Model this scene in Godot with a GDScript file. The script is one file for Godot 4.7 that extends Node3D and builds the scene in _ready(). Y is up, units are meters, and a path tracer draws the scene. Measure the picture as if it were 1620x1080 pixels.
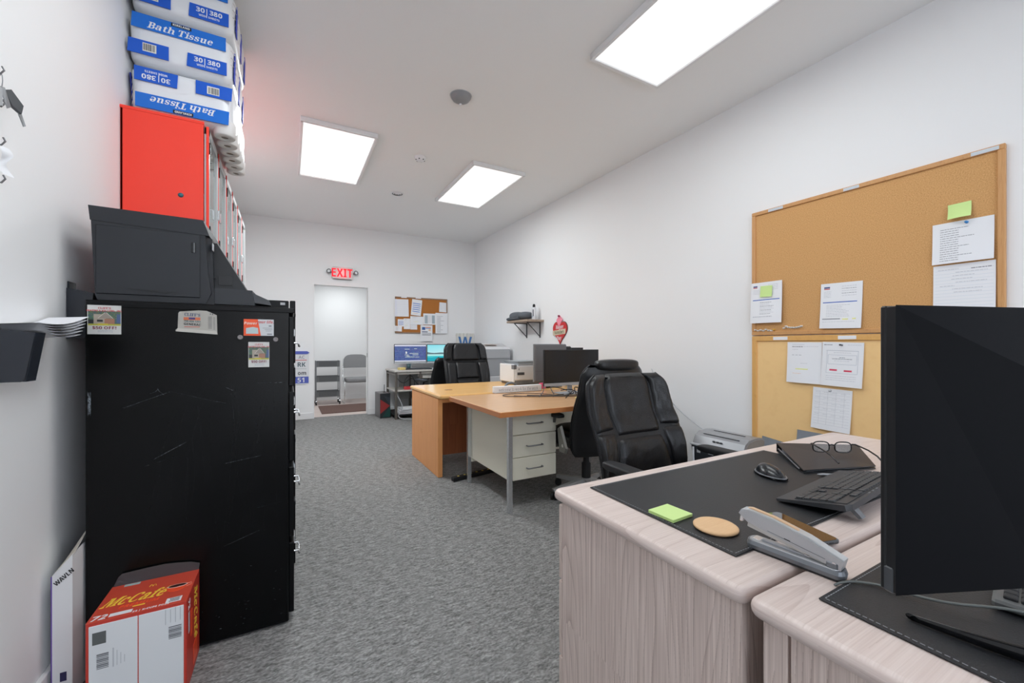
extends Node3D


class Shape:
	# Collects triangles of one mesh. Corners are given counter-clockwise as seen from outside.
	var st := SurfaceTool.new()
	var xf := Transform3D()

	func _init() -> void:
		st.begin(Mesh.PRIMITIVE_TRIANGLES)

	func put(p: Vector3, uv: Vector2) -> void:
		st.set_uv(uv)
		st.add_vertex(xf * p)

	func tri(a: Vector3, b: Vector3, c: Vector3, g := -1, ua := Vector2.ZERO, ub := Vector2.ZERO, uc := Vector2.ZERO) -> void:
		st.set_smooth_group(g)
		put(a, ua)
		put(c, uc)
		put(b, ub)

	func quad(a: Vector3, b: Vector3, c: Vector3, d: Vector3, g := -1) -> void:
		# a: lower left, b: lower right, c: upper right, d: upper left, seen from the front
		tri(a, b, c, g, Vector2(0, 1), Vector2(1, 1), Vector2(1, 0))
		tri(a, c, d, g, Vector2(0, 1), Vector2(1, 0), Vector2(0, 0))

	func face(pts: Array, ctr: Vector3, g := -1) -> void:
		var m := Vector3.ZERO
		for p in pts:
			m += p
		m /= pts.size()
		var n: Vector3 = (pts[1] - pts[0]).cross(pts[2] - pts[0])
		if n.dot(m - ctr) < 0:
			pts.reverse()
		for i in range(1, pts.size() - 1):
			tri(pts[0], pts[i], pts[i + 1], g)

	func box(c: Vector3, s: Vector3, b := 0.0) -> void:
		var h := s / 2
		b = minf(b, minf(h.x, minf(h.y, h.z)) * 0.95)
		for ax in 3:
			var u := (ax + 1) % 3
			var w := (ax + 2) % 3
			for sg: float in [-1.0, 1.0]:
				var q := []
				for k: Array in [[-1, -1], [1, -1], [1, 1], [-1, 1]]:
					var p := Vector3.ZERO
					p[ax] = sg * h[ax]
					p[u] = k[0] * (h[u] - b)
					p[w] = k[1] * (h[w] - b)
					q.append(c + p)
				face(q, c)
			if b > 0:
				for su: float in [-1.0, 1.0]:
					for sw: float in [-1.0, 1.0]:
						var q := []
						for k: Array in [[-1, 0], [1, 0], [1, 1], [-1, 1]]:
							var p := Vector3.ZERO
							p[ax] = k[0] * (h[ax] - b)
							p[u] = su * (h[u] - (b if k[1] == 1 else 0.0))
							p[w] = sw * (h[w] - (b if k[1] == 0 else 0.0))
							q.append(c + p)
						face(q, c)
		if b > 0:
			for sx: float in [-1.0, 1.0]:
				for sy: float in [-1.0, 1.0]:
					for sz: float in [-1.0, 1.0]:
						var q := []
						for k in 3:
							var p := Vector3(sx * (h.x - b), sy * (h.y - b), sz * (h.z - b))
							p[k] = [sx, sy, sz][k] * h[k]
							q.append(c + p)
						face(q, c)

	func hull(bot: Array, top: Array) -> void:
		# two rings of the same length joined by sides and closed by caps
		var ctr := Vector3.ZERO
		for p in bot + top:
			ctr += p
		ctr /= bot.size() * 2
		face(bot.duplicate(), ctr)
		face(top.duplicate(), ctr)
		for i in bot.size():
			var j := (i + 1) % bot.size()
			face([bot[i], bot[j], top[j], top[i]], ctr)

	func tube(pts: Array, r: float, n := 8, r_end := -1.0) -> void:
		if r_end < 0:
			r_end = r
		var rings := []
		var side := Vector3.ZERO
		for i in pts.size():
			var t: Vector3 = (pts[mini(i + 1, pts.size() - 1)] - pts[maxi(i - 1, 0)]).normalized()
			if i == 0:
				side = t.cross(Vector3.UP if absf(t.y) < 0.9 else Vector3.RIGHT).normalized()
			side = (side - t * side.dot(t)).normalized()
			var up := t.cross(side)
			var rr := lerpf(r, r_end, float(i) / maxf(1, pts.size() - 1))
			var ring := []
			for k in n:
				var a := TAU * k / n
				ring.append(pts[i] + (side * cos(a) + up * sin(a)) * rr)
			rings.append(ring)
		for i in rings.size() - 1:
			for k in n:
				var j := (k + 1) % n
				tri(rings[i][k], rings[i][j], rings[i + 1][j], 1)
				tri(rings[i][k], rings[i + 1][j], rings[i + 1][k], 1)
		for k in range(1, n - 1):
			tri(rings[0][0], rings[0][k + 1], rings[0][k])
			tri(rings[-1][0], rings[-1][k], rings[-1][k + 1])

	func rod(a: Vector3, b: Vector3, r: float, n := 12, r2 := -1.0) -> void:
		tube([a, b], r, n, r2)

	func lathe(prof: Array, c := Vector3.ZERO, n := 24, g := 1) -> void:
		# prof: Vector2(radius, height) from bottom to top
		for i in prof.size() - 1:
			for k in n:
				var a := TAU * k / n
				var b := TAU * (k + 1) / n
				var p: Vector2 = prof[i]
				var q: Vector2 = prof[i + 1]
				var p1 := c + Vector3(cos(a) * p.x, p.y, -sin(a) * p.x)
				var p2 := c + Vector3(cos(b) * p.x, p.y, -sin(b) * p.x)
				var q1 := c + Vector3(cos(a) * q.x, q.y, -sin(a) * q.x)
				var q2 := c + Vector3(cos(b) * q.x, q.y, -sin(b) * q.x)
				if p.x > 1e-6:
					tri(p1, p2, q2, g)
				if q.x > 1e-6:
					tri(p1, q2, q1, g)

	func grid(f: Callable, nu: int, nv: int, g := 1) -> void:
		# f(u, v) for u, v in 0..1; outside is du x dv
		for i in nu:
			for j in nv:
				var u0 := float(i) / nu
				var u1 := float(i + 1) / nu
				var v0 := float(j) / nv
				var v1 := float(j + 1) / nv
				var a: Vector3 = f.call(u0, v0)
				var b: Vector3 = f.call(u1, v0)
				var c: Vector3 = f.call(u1, v1)
				var d: Vector3 = f.call(u0, v1)
				tri(a, b, c, g, Vector2(u0, 1 - v0), Vector2(u1, 1 - v0), Vector2(u1, 1 - v1))
				tri(a, c, d, g, Vector2(u0, 1 - v0), Vector2(u1, 1 - v1), Vector2(u0, 1 - v1))

	func blob(c: Vector3, s: Vector3, e := 0.5, nu := 28, nv := 16) -> void:
		# rounded box: e near 0 is a box, 1 an ellipsoid
		var h := s / 2
		var pw := func(x: float) -> float: return signf(x) * pow(absf(x), e)
		grid(func(u: float, v: float) -> Vector3:
			var a := u * TAU
			var b := (v - 0.5) * PI
			var cb: float = pw.call(cos(b) if v > 0.001 and v < 0.999 else 0.0)
			return c + Vector3(h.x * cb * pw.call(cos(a)), h.y * pw.call(sin(b)), -h.z * cb * pw.call(sin(a))), nu, nv)

	func prism(poly: PackedVector2Array, depth: float, at := Transform3D()) -> void:
		# outline in the xy plane, pushed from z = 0 to z = depth
		if not Geometry2D.is_polygon_clockwise(poly):
			pass
		else:
			poly = poly.duplicate()
			poly.reverse()
		var lo := poly[0]
		var hi := poly[0]
		for p in poly:
			lo = lo.min(p)
			hi = hi.max(p)
		var ix := Geometry2D.triangulate_polygon(poly)
		for i in range(0, ix.size(), 3):
			var q := [poly[ix[i]], poly[ix[i + 1]], poly[ix[i + 2]]]
			if (q[1] - q[0]).cross(q[2] - q[0]) < 0:
				q.reverse()
			var p := []
			var t := []
			for k in 3:
				p.append(Vector3(q[k].x, q[k].y, 0))
				var f: Vector2 = (q[k] - lo) / (hi - lo)
				t.append(Vector2(f.x, 1 - f.y))
			var d := Vector3(0, 0, depth)
			tri(at * (p[0] + d), at * (p[1] + d), at * (p[2] + d), -1, t[0], t[1], t[2])
			tri(at * p[0], at * p[2], at * p[1])
		for i in poly.size():
			var a := poly[i]
			var b := poly[(i + 1) % poly.size()]
			quad(at * Vector3(a.x, a.y, 0), at * Vector3(b.x, b.y, 0), at * Vector3(b.x, b.y, depth), at * Vector3(a.x, a.y, depth))

	func done() -> ArrayMesh:
		st.index()
		st.generate_normals()
		return st.commit()


# ---------------------------------------------------------------- scene helpers
var names := {}
var mats := {}
var rng := RandomNumberGenerator.new()


func numbered(n: String) -> String:
	if not names.has(n):
		names[n] = 0
		return n
	names[n] += 1
	return "%s_%03d" % [n, names[n]]


func child_name(parent: Node, n: String) -> String:
	if not parent.has_node(n):
		return n
	var i := 1
	while parent.has_node("%s_%03d" % [n, i]):
		i += 1
	return "%s_%03d" % [n, i]


func thing(called: String, label: String, category: String, at := Vector3.ZERO, turn := 0.0, group := "") -> Node3D:
	var o := Node3D.new()
	o.name = numbered(called)
	add_child(o, true)
	o.position = at
	o.rotation.y = turn
	describe(o, label, category, group)
	return o


func describe(o: Node, label: String, category: String, group := "") -> void:
	o.set_meta("label", label)
	o.set_meta("category", category)
	if group:
		o.set_meta("group", group)


func obj(called: String, sh: Variant, m: Material, parent: Node = null, at := Vector3.ZERO) -> MeshInstance3D:
	var o := MeshInstance3D.new()
	o.mesh = sh.done() if sh is Shape else sh
	o.material_override = m
	o.position = at
	if parent == null:
		o.name = numbered(called)
		add_child(o, true)
	else:
		o.name = child_name(parent, called)
		parent.add_child(o, true)
	return o


func single(called: String, sh: Variant, m: Material, label: String, category: String, at := Vector3.ZERO, turn := 0.0, group := "") -> MeshInstance3D:
	var o := obj(called, sh, m, null, at)
	o.rotation.y = turn
	describe(o, label, category, group)
	return o


func struct(called: String, sh: Variant, m: Material) -> MeshInstance3D:
	var o := obj(called, sh, m)
	o.set_meta("kind", "structure")
	return o


func bx(c: Vector3, s: Vector3, b := 0.0) -> Shape:
	var sh := Shape.new()
	sh.box(c, s, b)
	return sh


func part(called: String, c: Vector3, s: Vector3, b: float, m: Material, parent: Node) -> MeshInstance3D:
	return obj(called, bx(Vector3.ZERO, s, b), m, parent, c)


var fonts := {}


func text(called: String, s: String, cap: float, m: Material, parent: Node, at: Vector3, turn := Basis(), shear := 0.0, squeeze := 1.0, font := "Droid Sans", bold := true) -> MeshInstance3D:
	var key := font + str(bold)
	if not fonts.has(key):
		var f := SystemFont.new()
		f.font_names = [font]
		f.font_weight = 700 if bold else 400
		fonts[key] = f
	var t := TextMesh.new()
	t.text = s
	t.font = fonts[key]
	t.font_size = 32
	t.pixel_size = cap / 32.0 / 0.72
	t.depth = 0.0008
	t.curve_step = 2.0
	t.horizontal_alignment = HORIZONTAL_ALIGNMENT_CENTER
	var o := obj(called, t, m, parent, at)
	o.basis = turn * Basis(Vector3(squeeze, 0, 0), Vector3(shear, 1, 0), Vector3(0, 0, 1))
	return o


func mat(c: Color, rough := 0.6, metal := 0.0) -> StandardMaterial3D:
	var key := [c, rough, metal]
	if mats.has(key):
		return mats[key]
	var m := StandardMaterial3D.new()
	m.albedo_color = c
	m.roughness = rough
	m.metallic = metal
	mats[key] = m
	return m


func rgb(r: int, g: int, b: int) -> Color:
	return Color(r / 255.0, g / 255.0, b / 255.0)


func tex_mat(t: Texture2D, rough := 0.7, tint := Color.WHITE) -> StandardMaterial3D:
	var m := StandardMaterial3D.new()
	m.albedo_texture = t
	m.albedo_color = tint
	m.roughness = rough
	return m


func tri_mat(t: Texture2D, per_metre: Vector3, rough := 0.7, tint := Color.WHITE, world := false) -> StandardMaterial3D:
	var m := tex_mat(t, rough, tint)
	m.uv1_triplanar = true
	m.uv1_world_triplanar = world
	m.uv1_triplanar_sharpness = 8.0
	m.uv1_scale = per_metre
	return m


# ---------------------------------------------------------------- computed textures
func noise(freq: float, oct: int, sd: int) -> FastNoiseLite:
	var n := FastNoiseLite.new()
	n.seed = sd
	n.frequency = freq
	n.fractal_octaves = oct
	n.noise_type = FastNoiseLite.TYPE_SIMPLEX_SMOOTH
	return n


func wood(w: int, h: int, light: Color, dark: Color, rings: float, sd: int, across := false, strength := 1.0) -> ImageTexture:
	# grain runs along the picture's height (or its width, if across)
	var im := Image.create(w, h, false, Image.FORMAT_RGB8)
	var n1 := noise(1.0, 2, sd)
	var n2 := noise(1.0, 2, sd + 1)
	for y in h:
		for x in w:
			var u := float(x) / w
			var v := float(y) / h
			if across:
				var t := u
				u = v
				v = t
			var k := n1.get_noise_2d(u * 2.4, v * 0.6) + 0.06 * n1.get_noise_2d(u * 7.0 + 7.0, v * 1.2)
			var ring := (u + k * 0.17) * rings
			var f := ring - floorf(ring)
			var line := pow(f, 10.0)
			var fine := n2.get_noise_2d(u * 230.0, v * 3.5) * 0.5 + 0.5
			var mid := n2.get_noise_2d(u * 70.0 + 40.0, v * 2.0) * 0.5 + 0.5
			var a := clampf(0.05 * f + 0.3 * line + 0.42 * (fine - 0.2) + 0.3 * (mid - 0.3), 0.0, 1.0) * strength
			im.set_pixel(x, y, light.lerp(dark, clampf(a, 0.0, 1.0)))
	return ImageTexture.create_from_image(im)


func speckle(size: int, cols: Array, freq: float, sd: int) -> ImageTexture:
	# seamless grain: the colours of a ramp laid over noise
	var n := noise(freq, 3, sd)
	var im := n.get_seamless_image(size, size, false, false, 0.15)
	var o := Image.create(size, size, false, Image.FORMAT_RGB8)
	for y in size:
		for x in size:
			var f := im.get_pixel(x, y).r * (cols.size() - 1)
			var i := mini(int(f), cols.size() - 2)
			o.set_pixel(x, y, (cols[i] as Color).lerp(cols[i + 1], f - i))
	return ImageTexture.create_from_image(o)


func carpet_images() -> Array:
	# loops of yarn: short wavy strokes that lie across the room
	var s := 1024
	var a := noise(0.05, 2, 5).get_seamless_image(s / 4, s, false, false, 0.15)
	a.resize(s, s, Image.INTERPOLATE_CUBIC)
	var b := noise(0.1, 2, 9).get_seamless_image(s / 2, s, false, false, 0.15)
	b.resize(s, s, Image.INTERPOLATE_CUBIC)
	var c := noise(0.02, 2, 12).get_seamless_image(s, s, false, false, 0.15)
	var d := noise(0.4, 1, 15).get_seamless_image(s, s, false, false, 0.1)
	var col := Image.create(s, s, false, Image.FORMAT_RGB8)
	for y in s:
		for x in s:
			var wob := int(16.0 * (c.get_pixel(x, y).r - 0.5))
			var yy := posmod(y + wob, s)
			var p := a.get_pixel(x, yy).r * 0.5 + b.get_pixel(x, yy).r * 0.5 + (d.get_pixel(x, y).r - 0.5) * 0.3
			p = clampf((p - 0.5) * 1.35 + 0.5, 0.0, 1.0)
			var g := lerpf(0.31, 0.69, pow(p, 0.85))
			col.set_pixel(x, y, Color(g, g * 0.997, g * 0.99))
	return [ImageTexture.create_from_image(col)]


func bar(im: Image, x: int, y: int, w: int, h: int, c: Color) -> void:
	im.fill_rect(Rect2i(x, y, w, h).intersection(Rect2i(0, 0, im.get_width(), im.get_height())), c)


func words(im: Image, x: int, y: int, w: int, h: int, c: Color) -> void:
	# a printed line too small to read: runs of ink with gaps between words
	var p := x
	while p < x + w:
		var l := rng.randi_range(4, 13)
		bar(im, p, y, mini(l, x + w - p), h, c)
		p += l + 2


func page(sd: int, style: String) -> ImageTexture:
	rng.seed = sd
	var w := 192
	var h := 256
	var im := Image.create(w, h, false, Image.FORMAT_RGB8)
	im.fill(rgb(240, 241, 245))
	var ink := rgb(120, 122, 130)
	var pale := rgb(196, 198, 206)
	match style:
		"invoice":
			bar(im, 16, 20, 26, 7, rgb(40, 60, 120))
			bar(im, 16, 29, 26, 5, rgb(190, 60, 60))
			for i in 4:
				words(im, 16, 46 + i * 8, 40 + i * 4, 2, pale)
				words(im, 110, 18 + i * 10, 60, 2, pale)
			bar(im, 14, 108, 164, 5, rgb(60, 100, 190))
			for i in 10:
				words(im, 60, 126 + i * 8, rng.randi_range(60, 108), 2, pale if i % 3 else ink)
			words(im, 16, 214, 120, 5, pale)
		"invoice_marked":
			bar(im, 16, 20, 28, 7, rgb(40, 60, 120))
			bar(im, 16, 29, 28, 5, rgb(190, 60, 60))
			for i in 5:
				words(im, 16, 46 + i * 8, 34, 2, pale)
				words(im, 100, 20 + i * 13, 66, 2, ink if i % 2 else pale)
			bar(im, 12, 106, 158, 5, rgb(60, 100, 190))
			for i in 8:
				words(im, 30, 124 + i * 9, rng.randi_range(70, 130), 2, pale)
			bar(im, 12, 200, 86, 6, rgb(150, 152, 158))
			bar(im, 108, 202, 26, 7, rgb(236, 236, 150))
			bar(im, 152, 200, 16, 7, rgb(236, 236, 150))
			words(im, 12, 218, 150, 2, pale)
		"list":
			for i in 15:
				words(im, 26, 40 + i * 14, 60 if i % 4 else rng.randi_range(80, 120), 3, ink)
		"handwritten":
			for i in 18:
				bar(im, 6, 22 + i * 13, 180, 1, rgb(214, 222, 232))
			for i in 8:
				words(im, 14 + rng.randi_range(0, 60), 18 + i * 13, rng.randi_range(40, 100), 2, pale)
			words(im, 120, 20, 60, 3, ink)
		"letter":
			bar(im, 28, 14, 70, 2, pale)
			words(im, 28, 26, 60, 5, rgb(150, 150, 158))
			words(im, 92, 26, 80, 2, pale)
			words(im, 28, 44, 34, 2, pale)
			for i in 3:
				words(im, 28 + i * 20, 80, 14, 2, ink)
			words(im, 78, 132, 40, 2, pale)
			bar(im, 50, 166, 70, 6, rgb(232, 236, 140))
			words(im, 34, 196, 50, 2, rgb(238, 180, 130))
		"certificate":
			bar(im, 18, 50, 150, 1, pale)
			words(im, 8, 14, 40, 4, ink)
			bar(im, 90, 12, 8, 10, ink)
			words(im, 120, 14, 60, 2, pale)
			for r: Array in [[24, 48, 144, 1], [24, 180, 144, 1], [24, 48, 1, 132], [168, 48, 1, 132], [30, 74, 132, 1], [30, 128, 132, 1], [30, 74, 1, 54], [162, 74, 1, 54]]:
				bar(im, r[0], r[1], r[2], r[3], rgb(150, 160, 176))
			words(im, 56, 60, 80, 2, pale)
			words(im, 84, 88, 26, 3, ink)
			words(im, 50, 96, 92, 3, ink)
			words(im, 60, 108, 70, 2, pale)
			bar(im, 40, 158, 36, 9, rgb(214, 60, 90))
			bar(im, 108, 160, 36, 9, rgb(214, 60, 90))
			for i in 3:
				words(im, 24, 196 + i * 12, 140, 2, pale)
		"form":
			for i in 13:
				bar(im, 10, 20 + i * 17, 172, 1, pale)
			for i in 4:
				bar(im, 36 + i * 40, 20, 1, 204, pale)
			for i in 20:
				words(im, 14 + (i % 4) * 42, 26 + (i / 4) * 34, 24, 2, pale)
		"blue_table":
			for i in 5:
				bar(im, 20, 60 + i * 32, 150, 10, rgb(70, 120, 210))
				words(im, 28, 76 + i * 32, 120, 3, pale)
			words(im, 40, 220, 90, 6, rgb(235, 190, 170))
		"columns":
			bar(im, 20, 40, 40, 190, rgb(172, 186, 196))
			bar(im, 120, 40, 40, 190, rgb(172, 186, 196))
			for i in 18:
				words(im, 66, 44 + i * 10, 40, 3, pale)
		"ruled_blue":
			for i in 16:
				bar(im, 30, 20 + i * 14, 150, 2, rgb(206, 212, 232))
			bar(im, 14, 6, 4, 244, rgb(176, 184, 228))
			bar(im, 30, 6, 3, 244, rgb(196, 202, 232))
		"calendar":
			bar(im, 26, 30, 50, 44, rgb(60, 100, 170))
			bar(im, 80, 28, 86, 12, rgb(226, 140, 110))
			bar(im, 80, 44, 86, 10, rgb(80, 120, 190))
			bar(im, 130, 60, 34, 30, rgb(236, 200, 170))
			bar(im, 24, 100, 90, 12, rgb(40, 60, 110))
			bar(im, 24, 126, 146, 6, rgb(60, 70, 100))
			words(im, 24, 146, 146, 12, rgb(90, 90, 100))
	return ImageTexture.create_from_image(im)


func flyer() -> ImageTexture:
	# coupon with a picture of a brick house on a lawn between two bands of print
	rng.seed = 77
	var im := Image.create(200, 200, false, Image.FORMAT_RGB8)
	im.fill(rgb(206, 206, 202))
	bar(im, 4, 40, 192, 100, rgb(70, 92, 92))
	for i in 260:
		bar(im, rng.randi_range(4, 190), rng.randi_range(40, 100), 5, 5, rgb(60 + rng.randi_range(0, 60), 90 + rng.randi_range(0, 50), 70))
	bar(im, 4, 100, 60, 26, rgb(40, 40, 44))
	bar(im, 36, 62, 74, 66, rgb(168, 156, 142))
	for y in 40:
		bar(im, 100 - y, 50 + y, 2 * y + 12, 1, rgb(150, 140, 130))
		bar(im, 100 - y, 50 + y, 3, 1, rgb(226, 222, 214))
		bar(im, 110 + y, 50 + y, 3, 1, rgb(232, 228, 220))
	bar(im, 100, 92, 60, 36, rgb(150, 100, 80))
	for i in 9:
		bar(im, 100, 92 + i * 4, 60, 1, rgb(190, 150, 130))
	bar(im, 56, 100, 34, 14, rgb(34, 34, 38))
	bar(im, 4, 128, 192, 12, rgb(176, 172, 70))
	bar(im, 60, 126, 60, 10, rgb(206, 190, 60))
	bar(im, 172, 60, 24, 62, rgb(70, 90, 130))
	for i in 2:
		words(im, 60, 172 + i * 10, 90, 3, rgb(150, 160, 170))
	return ImageTexture.create_from_image(im)


func screen_code() -> ImageTexture:
	rng.seed = 31
	var im := Image.create(320, 180, false, Image.FORMAT_RGB8)
	im.fill(rgb(66, 84, 140))
	bar(im, 0, 0, 320, 16, rgb(206, 208, 224))
	bar(im, 0, 168, 320, 12, rgb(214, 218, 232))
	for i in 22:
		for j in 16:
			bar(im, 6 + i * 14, 22 + j * 9, rng.randi_range(4, 11), 4, rgb(90 + rng.randi_range(0, 40), 104 + rng.randi_range(0, 40), 160 + rng.randi_range(0, 30)))
	for k: Array in [[100, 44, 50], [196, 40, 30], [108, 84, 20], [100, 106, 40], [150, 90, 90], [180, 106, 60], [104, 128, 100], [210, 130, 40], [120, 118, 30]]:
		bar(im, k[0], k[1], k[2], 5, rgb(210, 220, 210))
	bar(im, 110, 72, 12, 24, rgb(226, 230, 226))
	return ImageTexture.create_from_image(im)


func screen_beach() -> ImageTexture:
	var im := Image.create(256, 144, false, Image.FORMAT_RGB8)
	for y in 144:
		for x in 256:
			var u := x / 256.0
			var v := y / 144.0
			var c := rgb(128, 214, 226).lerp(rgb(206, 234, 236), clampf(v * 1.1 + u * 0.25, 0, 1))
			var ridge := 0.44 + u * 0.12 + 0.03 * sin(u * 9.0)
			if v > ridge and v < 0.58 and u < 0.62:
				c = rgb(96, 118, 124)
			if v >= 0.58:
				c = rgb(170, 226, 226) if v < 0.68 else rgb(70, 190, 196)
				if v > 0.68 + 0.1 * sin(u * 5.0 + 1.0) and v > 0.74:
					c = rgb(30, 160, 178)
			im.set_pixel(x, y, c)
	return ImageTexture.create_from_image(im)


func scuffed_black() -> ImageTexture:
	# black enamel with scratches and scuffs at places of their own; the picture covers one cabinet side
	rng.seed = 404
	var w := 512
	var h := 1024
	var im := Image.create(w, h, false, Image.FORMAT_RGB8)
	var n := noise(0.008, 3, 8)
	for y in h:
		for x in w:
			var g := 0.036 + 0.012 * n.get_noise_2d(x, y)
			im.set_pixel(x, y, Color(g * 0.92, g, g * 1.12))
	var scratch := func(x0: float, y0: float, x1: float, y1: float, bend: float, c: float, gap: float) -> void:
		var steps := int(Vector2(x1 - x0, y1 - y0).length() * 1.3)
		for i in steps:
			if rng.randf() < gap:
				continue
			var t := float(i) / steps
			var x := lerpf(x0, x1, t) + bend * sin(t * PI)
			var y := lerpf(y0, y1, t) + bend * 0.4 * sin(t * PI)
			var px := Vector2i(clampi(int(x), 0, w - 1), clampi(int(y), 0, h - 1))
			var g := im.get_pixelv(px).r + c * rng.randf_range(0.2, 0.75)
			im.set_pixelv(px, Color(g * 0.95, g, g * 1.05))
			im.set_pixelv(Vector2i(mini(px.x + 1, w - 1), px.y), Color(g * 0.8, g * 0.85, g * 0.9))
	scratch.call(80, 300, 190, 258, 0, 0.3, 0.3)
	scratch.call(140, 262, 160, 246, 5, 0.4, 0.2)
	scratch.call(160, 250, 176, 268, -4, 0.4, 0.2)
	scratch.call(190, 258, 330, 300, 8, 0.2, 0.4)
	scratch.call(330, 250, 352, 262, 0, 0.4, 0.2)
	scratch.call(420, 240, 500, 242, 0, 0.22, 0.4)
	scratch.call(150, 452, 228, 410, 0, 0.4, 0.2)
	scratch.call(130, 470, 200, 450, 0, 0.15, 0.5)
	scratch.call(330, 486, 430, 474, 0, 0.3, 0.3)
	scratch.call(420, 640, 500, 632, 0, 0.15, 0.5)
	scratch.call(330, 742, 430, 712, 0, 0.3, 0.4)
	for i in 26:
		var x := rng.randf_range(150, 480)
		scratch.call(x, rng.randf_range(240, 420), x + rng.randf_range(-60, 30), rng.randf_range(470, 800), rng.randf_range(-20, 20), 0.06, 0.3)
	for i in 90:
		var x := rng.randf_range(20, 500)
		var y := rng.randf_range(820, 1000)
		scratch.call(x, y, x + rng.randf_range(2, 6), y + rng.randf_range(-3, 3), 0, 0.3, 0.3)
	for i in 60:
		scratch.call(4, rng.randf_range(250, 320), 10, rng.randf_range(250, 320), 0, 0.2, 0.3)
	return ImageTexture.create_from_image(im)


func barcode() -> ImageTexture:
	rng.seed = 9
	var im := Image.create(96, 48, false, Image.FORMAT_RGB8)
	im.fill(rgb(232, 230, 222))
	var x := 5
	while x < 88:
		var w := rng.randi_range(1, 4)
		bar(im, x, 4, w, 38, rgb(60, 60, 62))
		x += w + rng.randi_range(1, 4)
	return ImageTexture.create_from_image(im)


# ---------------------------------------------------------------- the scene
const FACE_LEFT := -PI / 2      # a thing on the right wall looks to -x
const FACE_RIGHT := PI / 2      # a thing on the left wall looks to +x
const WALL_TURN := -PI / 2 + 0.0115
var M := {}


func right_wall_x(z: float) -> float:
	return 3.192 + (z + 7.35) * 0.0115


func _ready() -> void:
	rng.seed = 1
	# camera
	var cam := Camera3D.new()
	cam.name = "camera"
	cam.projection = Camera3D.PROJECTION_FRUSTUM
	cam.near = 0.05
	cam.far = 60.0
	cam.size = 2.0 * 0.05 * 540.0 / 645.0
	cam.frustum_offset = Vector2(0, 0.05 * 6.0 / 645.0)
	cam.position = Vector3(0, 1.19, 0)
	cam.rotation_degrees = Vector3(0, -28.7, 0)
	add_child(cam)
	cam.current = true
	# sky and exposure
	var env := Environment.new()
	var sky := Sky.new()
	var psm := ProceduralSkyMaterial.new()
	psm.sky_top_color = rgb(196, 206, 220)
	psm.sky_horizon_color = rgb(228, 231, 236)
	psm.ground_horizon_color = rgb(200, 200, 200)
	psm.ground_bottom_color = rgb(170, 170, 170)
	psm.sky_energy_multiplier = 1.8
	psm.ground_energy_multiplier = 1.8
	psm.sun_angle_max = 0.0
	sky.sky_material = psm
	env.background_mode = Environment.BG_SKY
	env.sky = sky
	env.tonemap_mode = Environment.TONE_MAPPER_LINEAR
	env.tonemap_exposure = 1.27
	env.sdfgi_enabled = true
	env.ssao_enabled = true
	env.ssil_enabled = true
	var we := WorldEnvironment.new()
	we.name = "world_environment"
	we.environment = env
	add_child(we)
	# the ceiling panels' own light, just under each glowing face
	for p: Array in [[0.413, -4.62, 4.4], [2.064, -4.69, 0.8], [2.13, -1.54, 0.8], [0.413, -1.54, 1.5]]:
		panel_light(Vector3(p[0], 3.12, p[1]), Vector2(0.56, 1.2), p[2])
	panel_light(Vector3(0.95, 2.54, -8.6), Vector2(0.56, 1.2), 1.35)

	make_materials()
	build_room()
	build_ceiling_things()
	build_left_side()
	build_far_wall()
	build_far_corner()
	build_middle_desks()
	build_right_wall()
	build_chairs()
	build_front_desks()
	build_desk_things()


func panel_light(at: Vector3, size: Vector2, energy: float) -> void:
	var l := AreaLight3D.new()
	l.name = numbered("panel_light")
	l.area_size = size
	l.light_energy = energy
	l.light_color = Color(0.97, 0.995, 1.0)
	l.area_range = 20.0
	l.area_attenuation = 2.0
	l.shadow_enabled = true
	l.position = at
	l.rotation_degrees = Vector3(-90, 0, 0)
	add_child(l)


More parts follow.
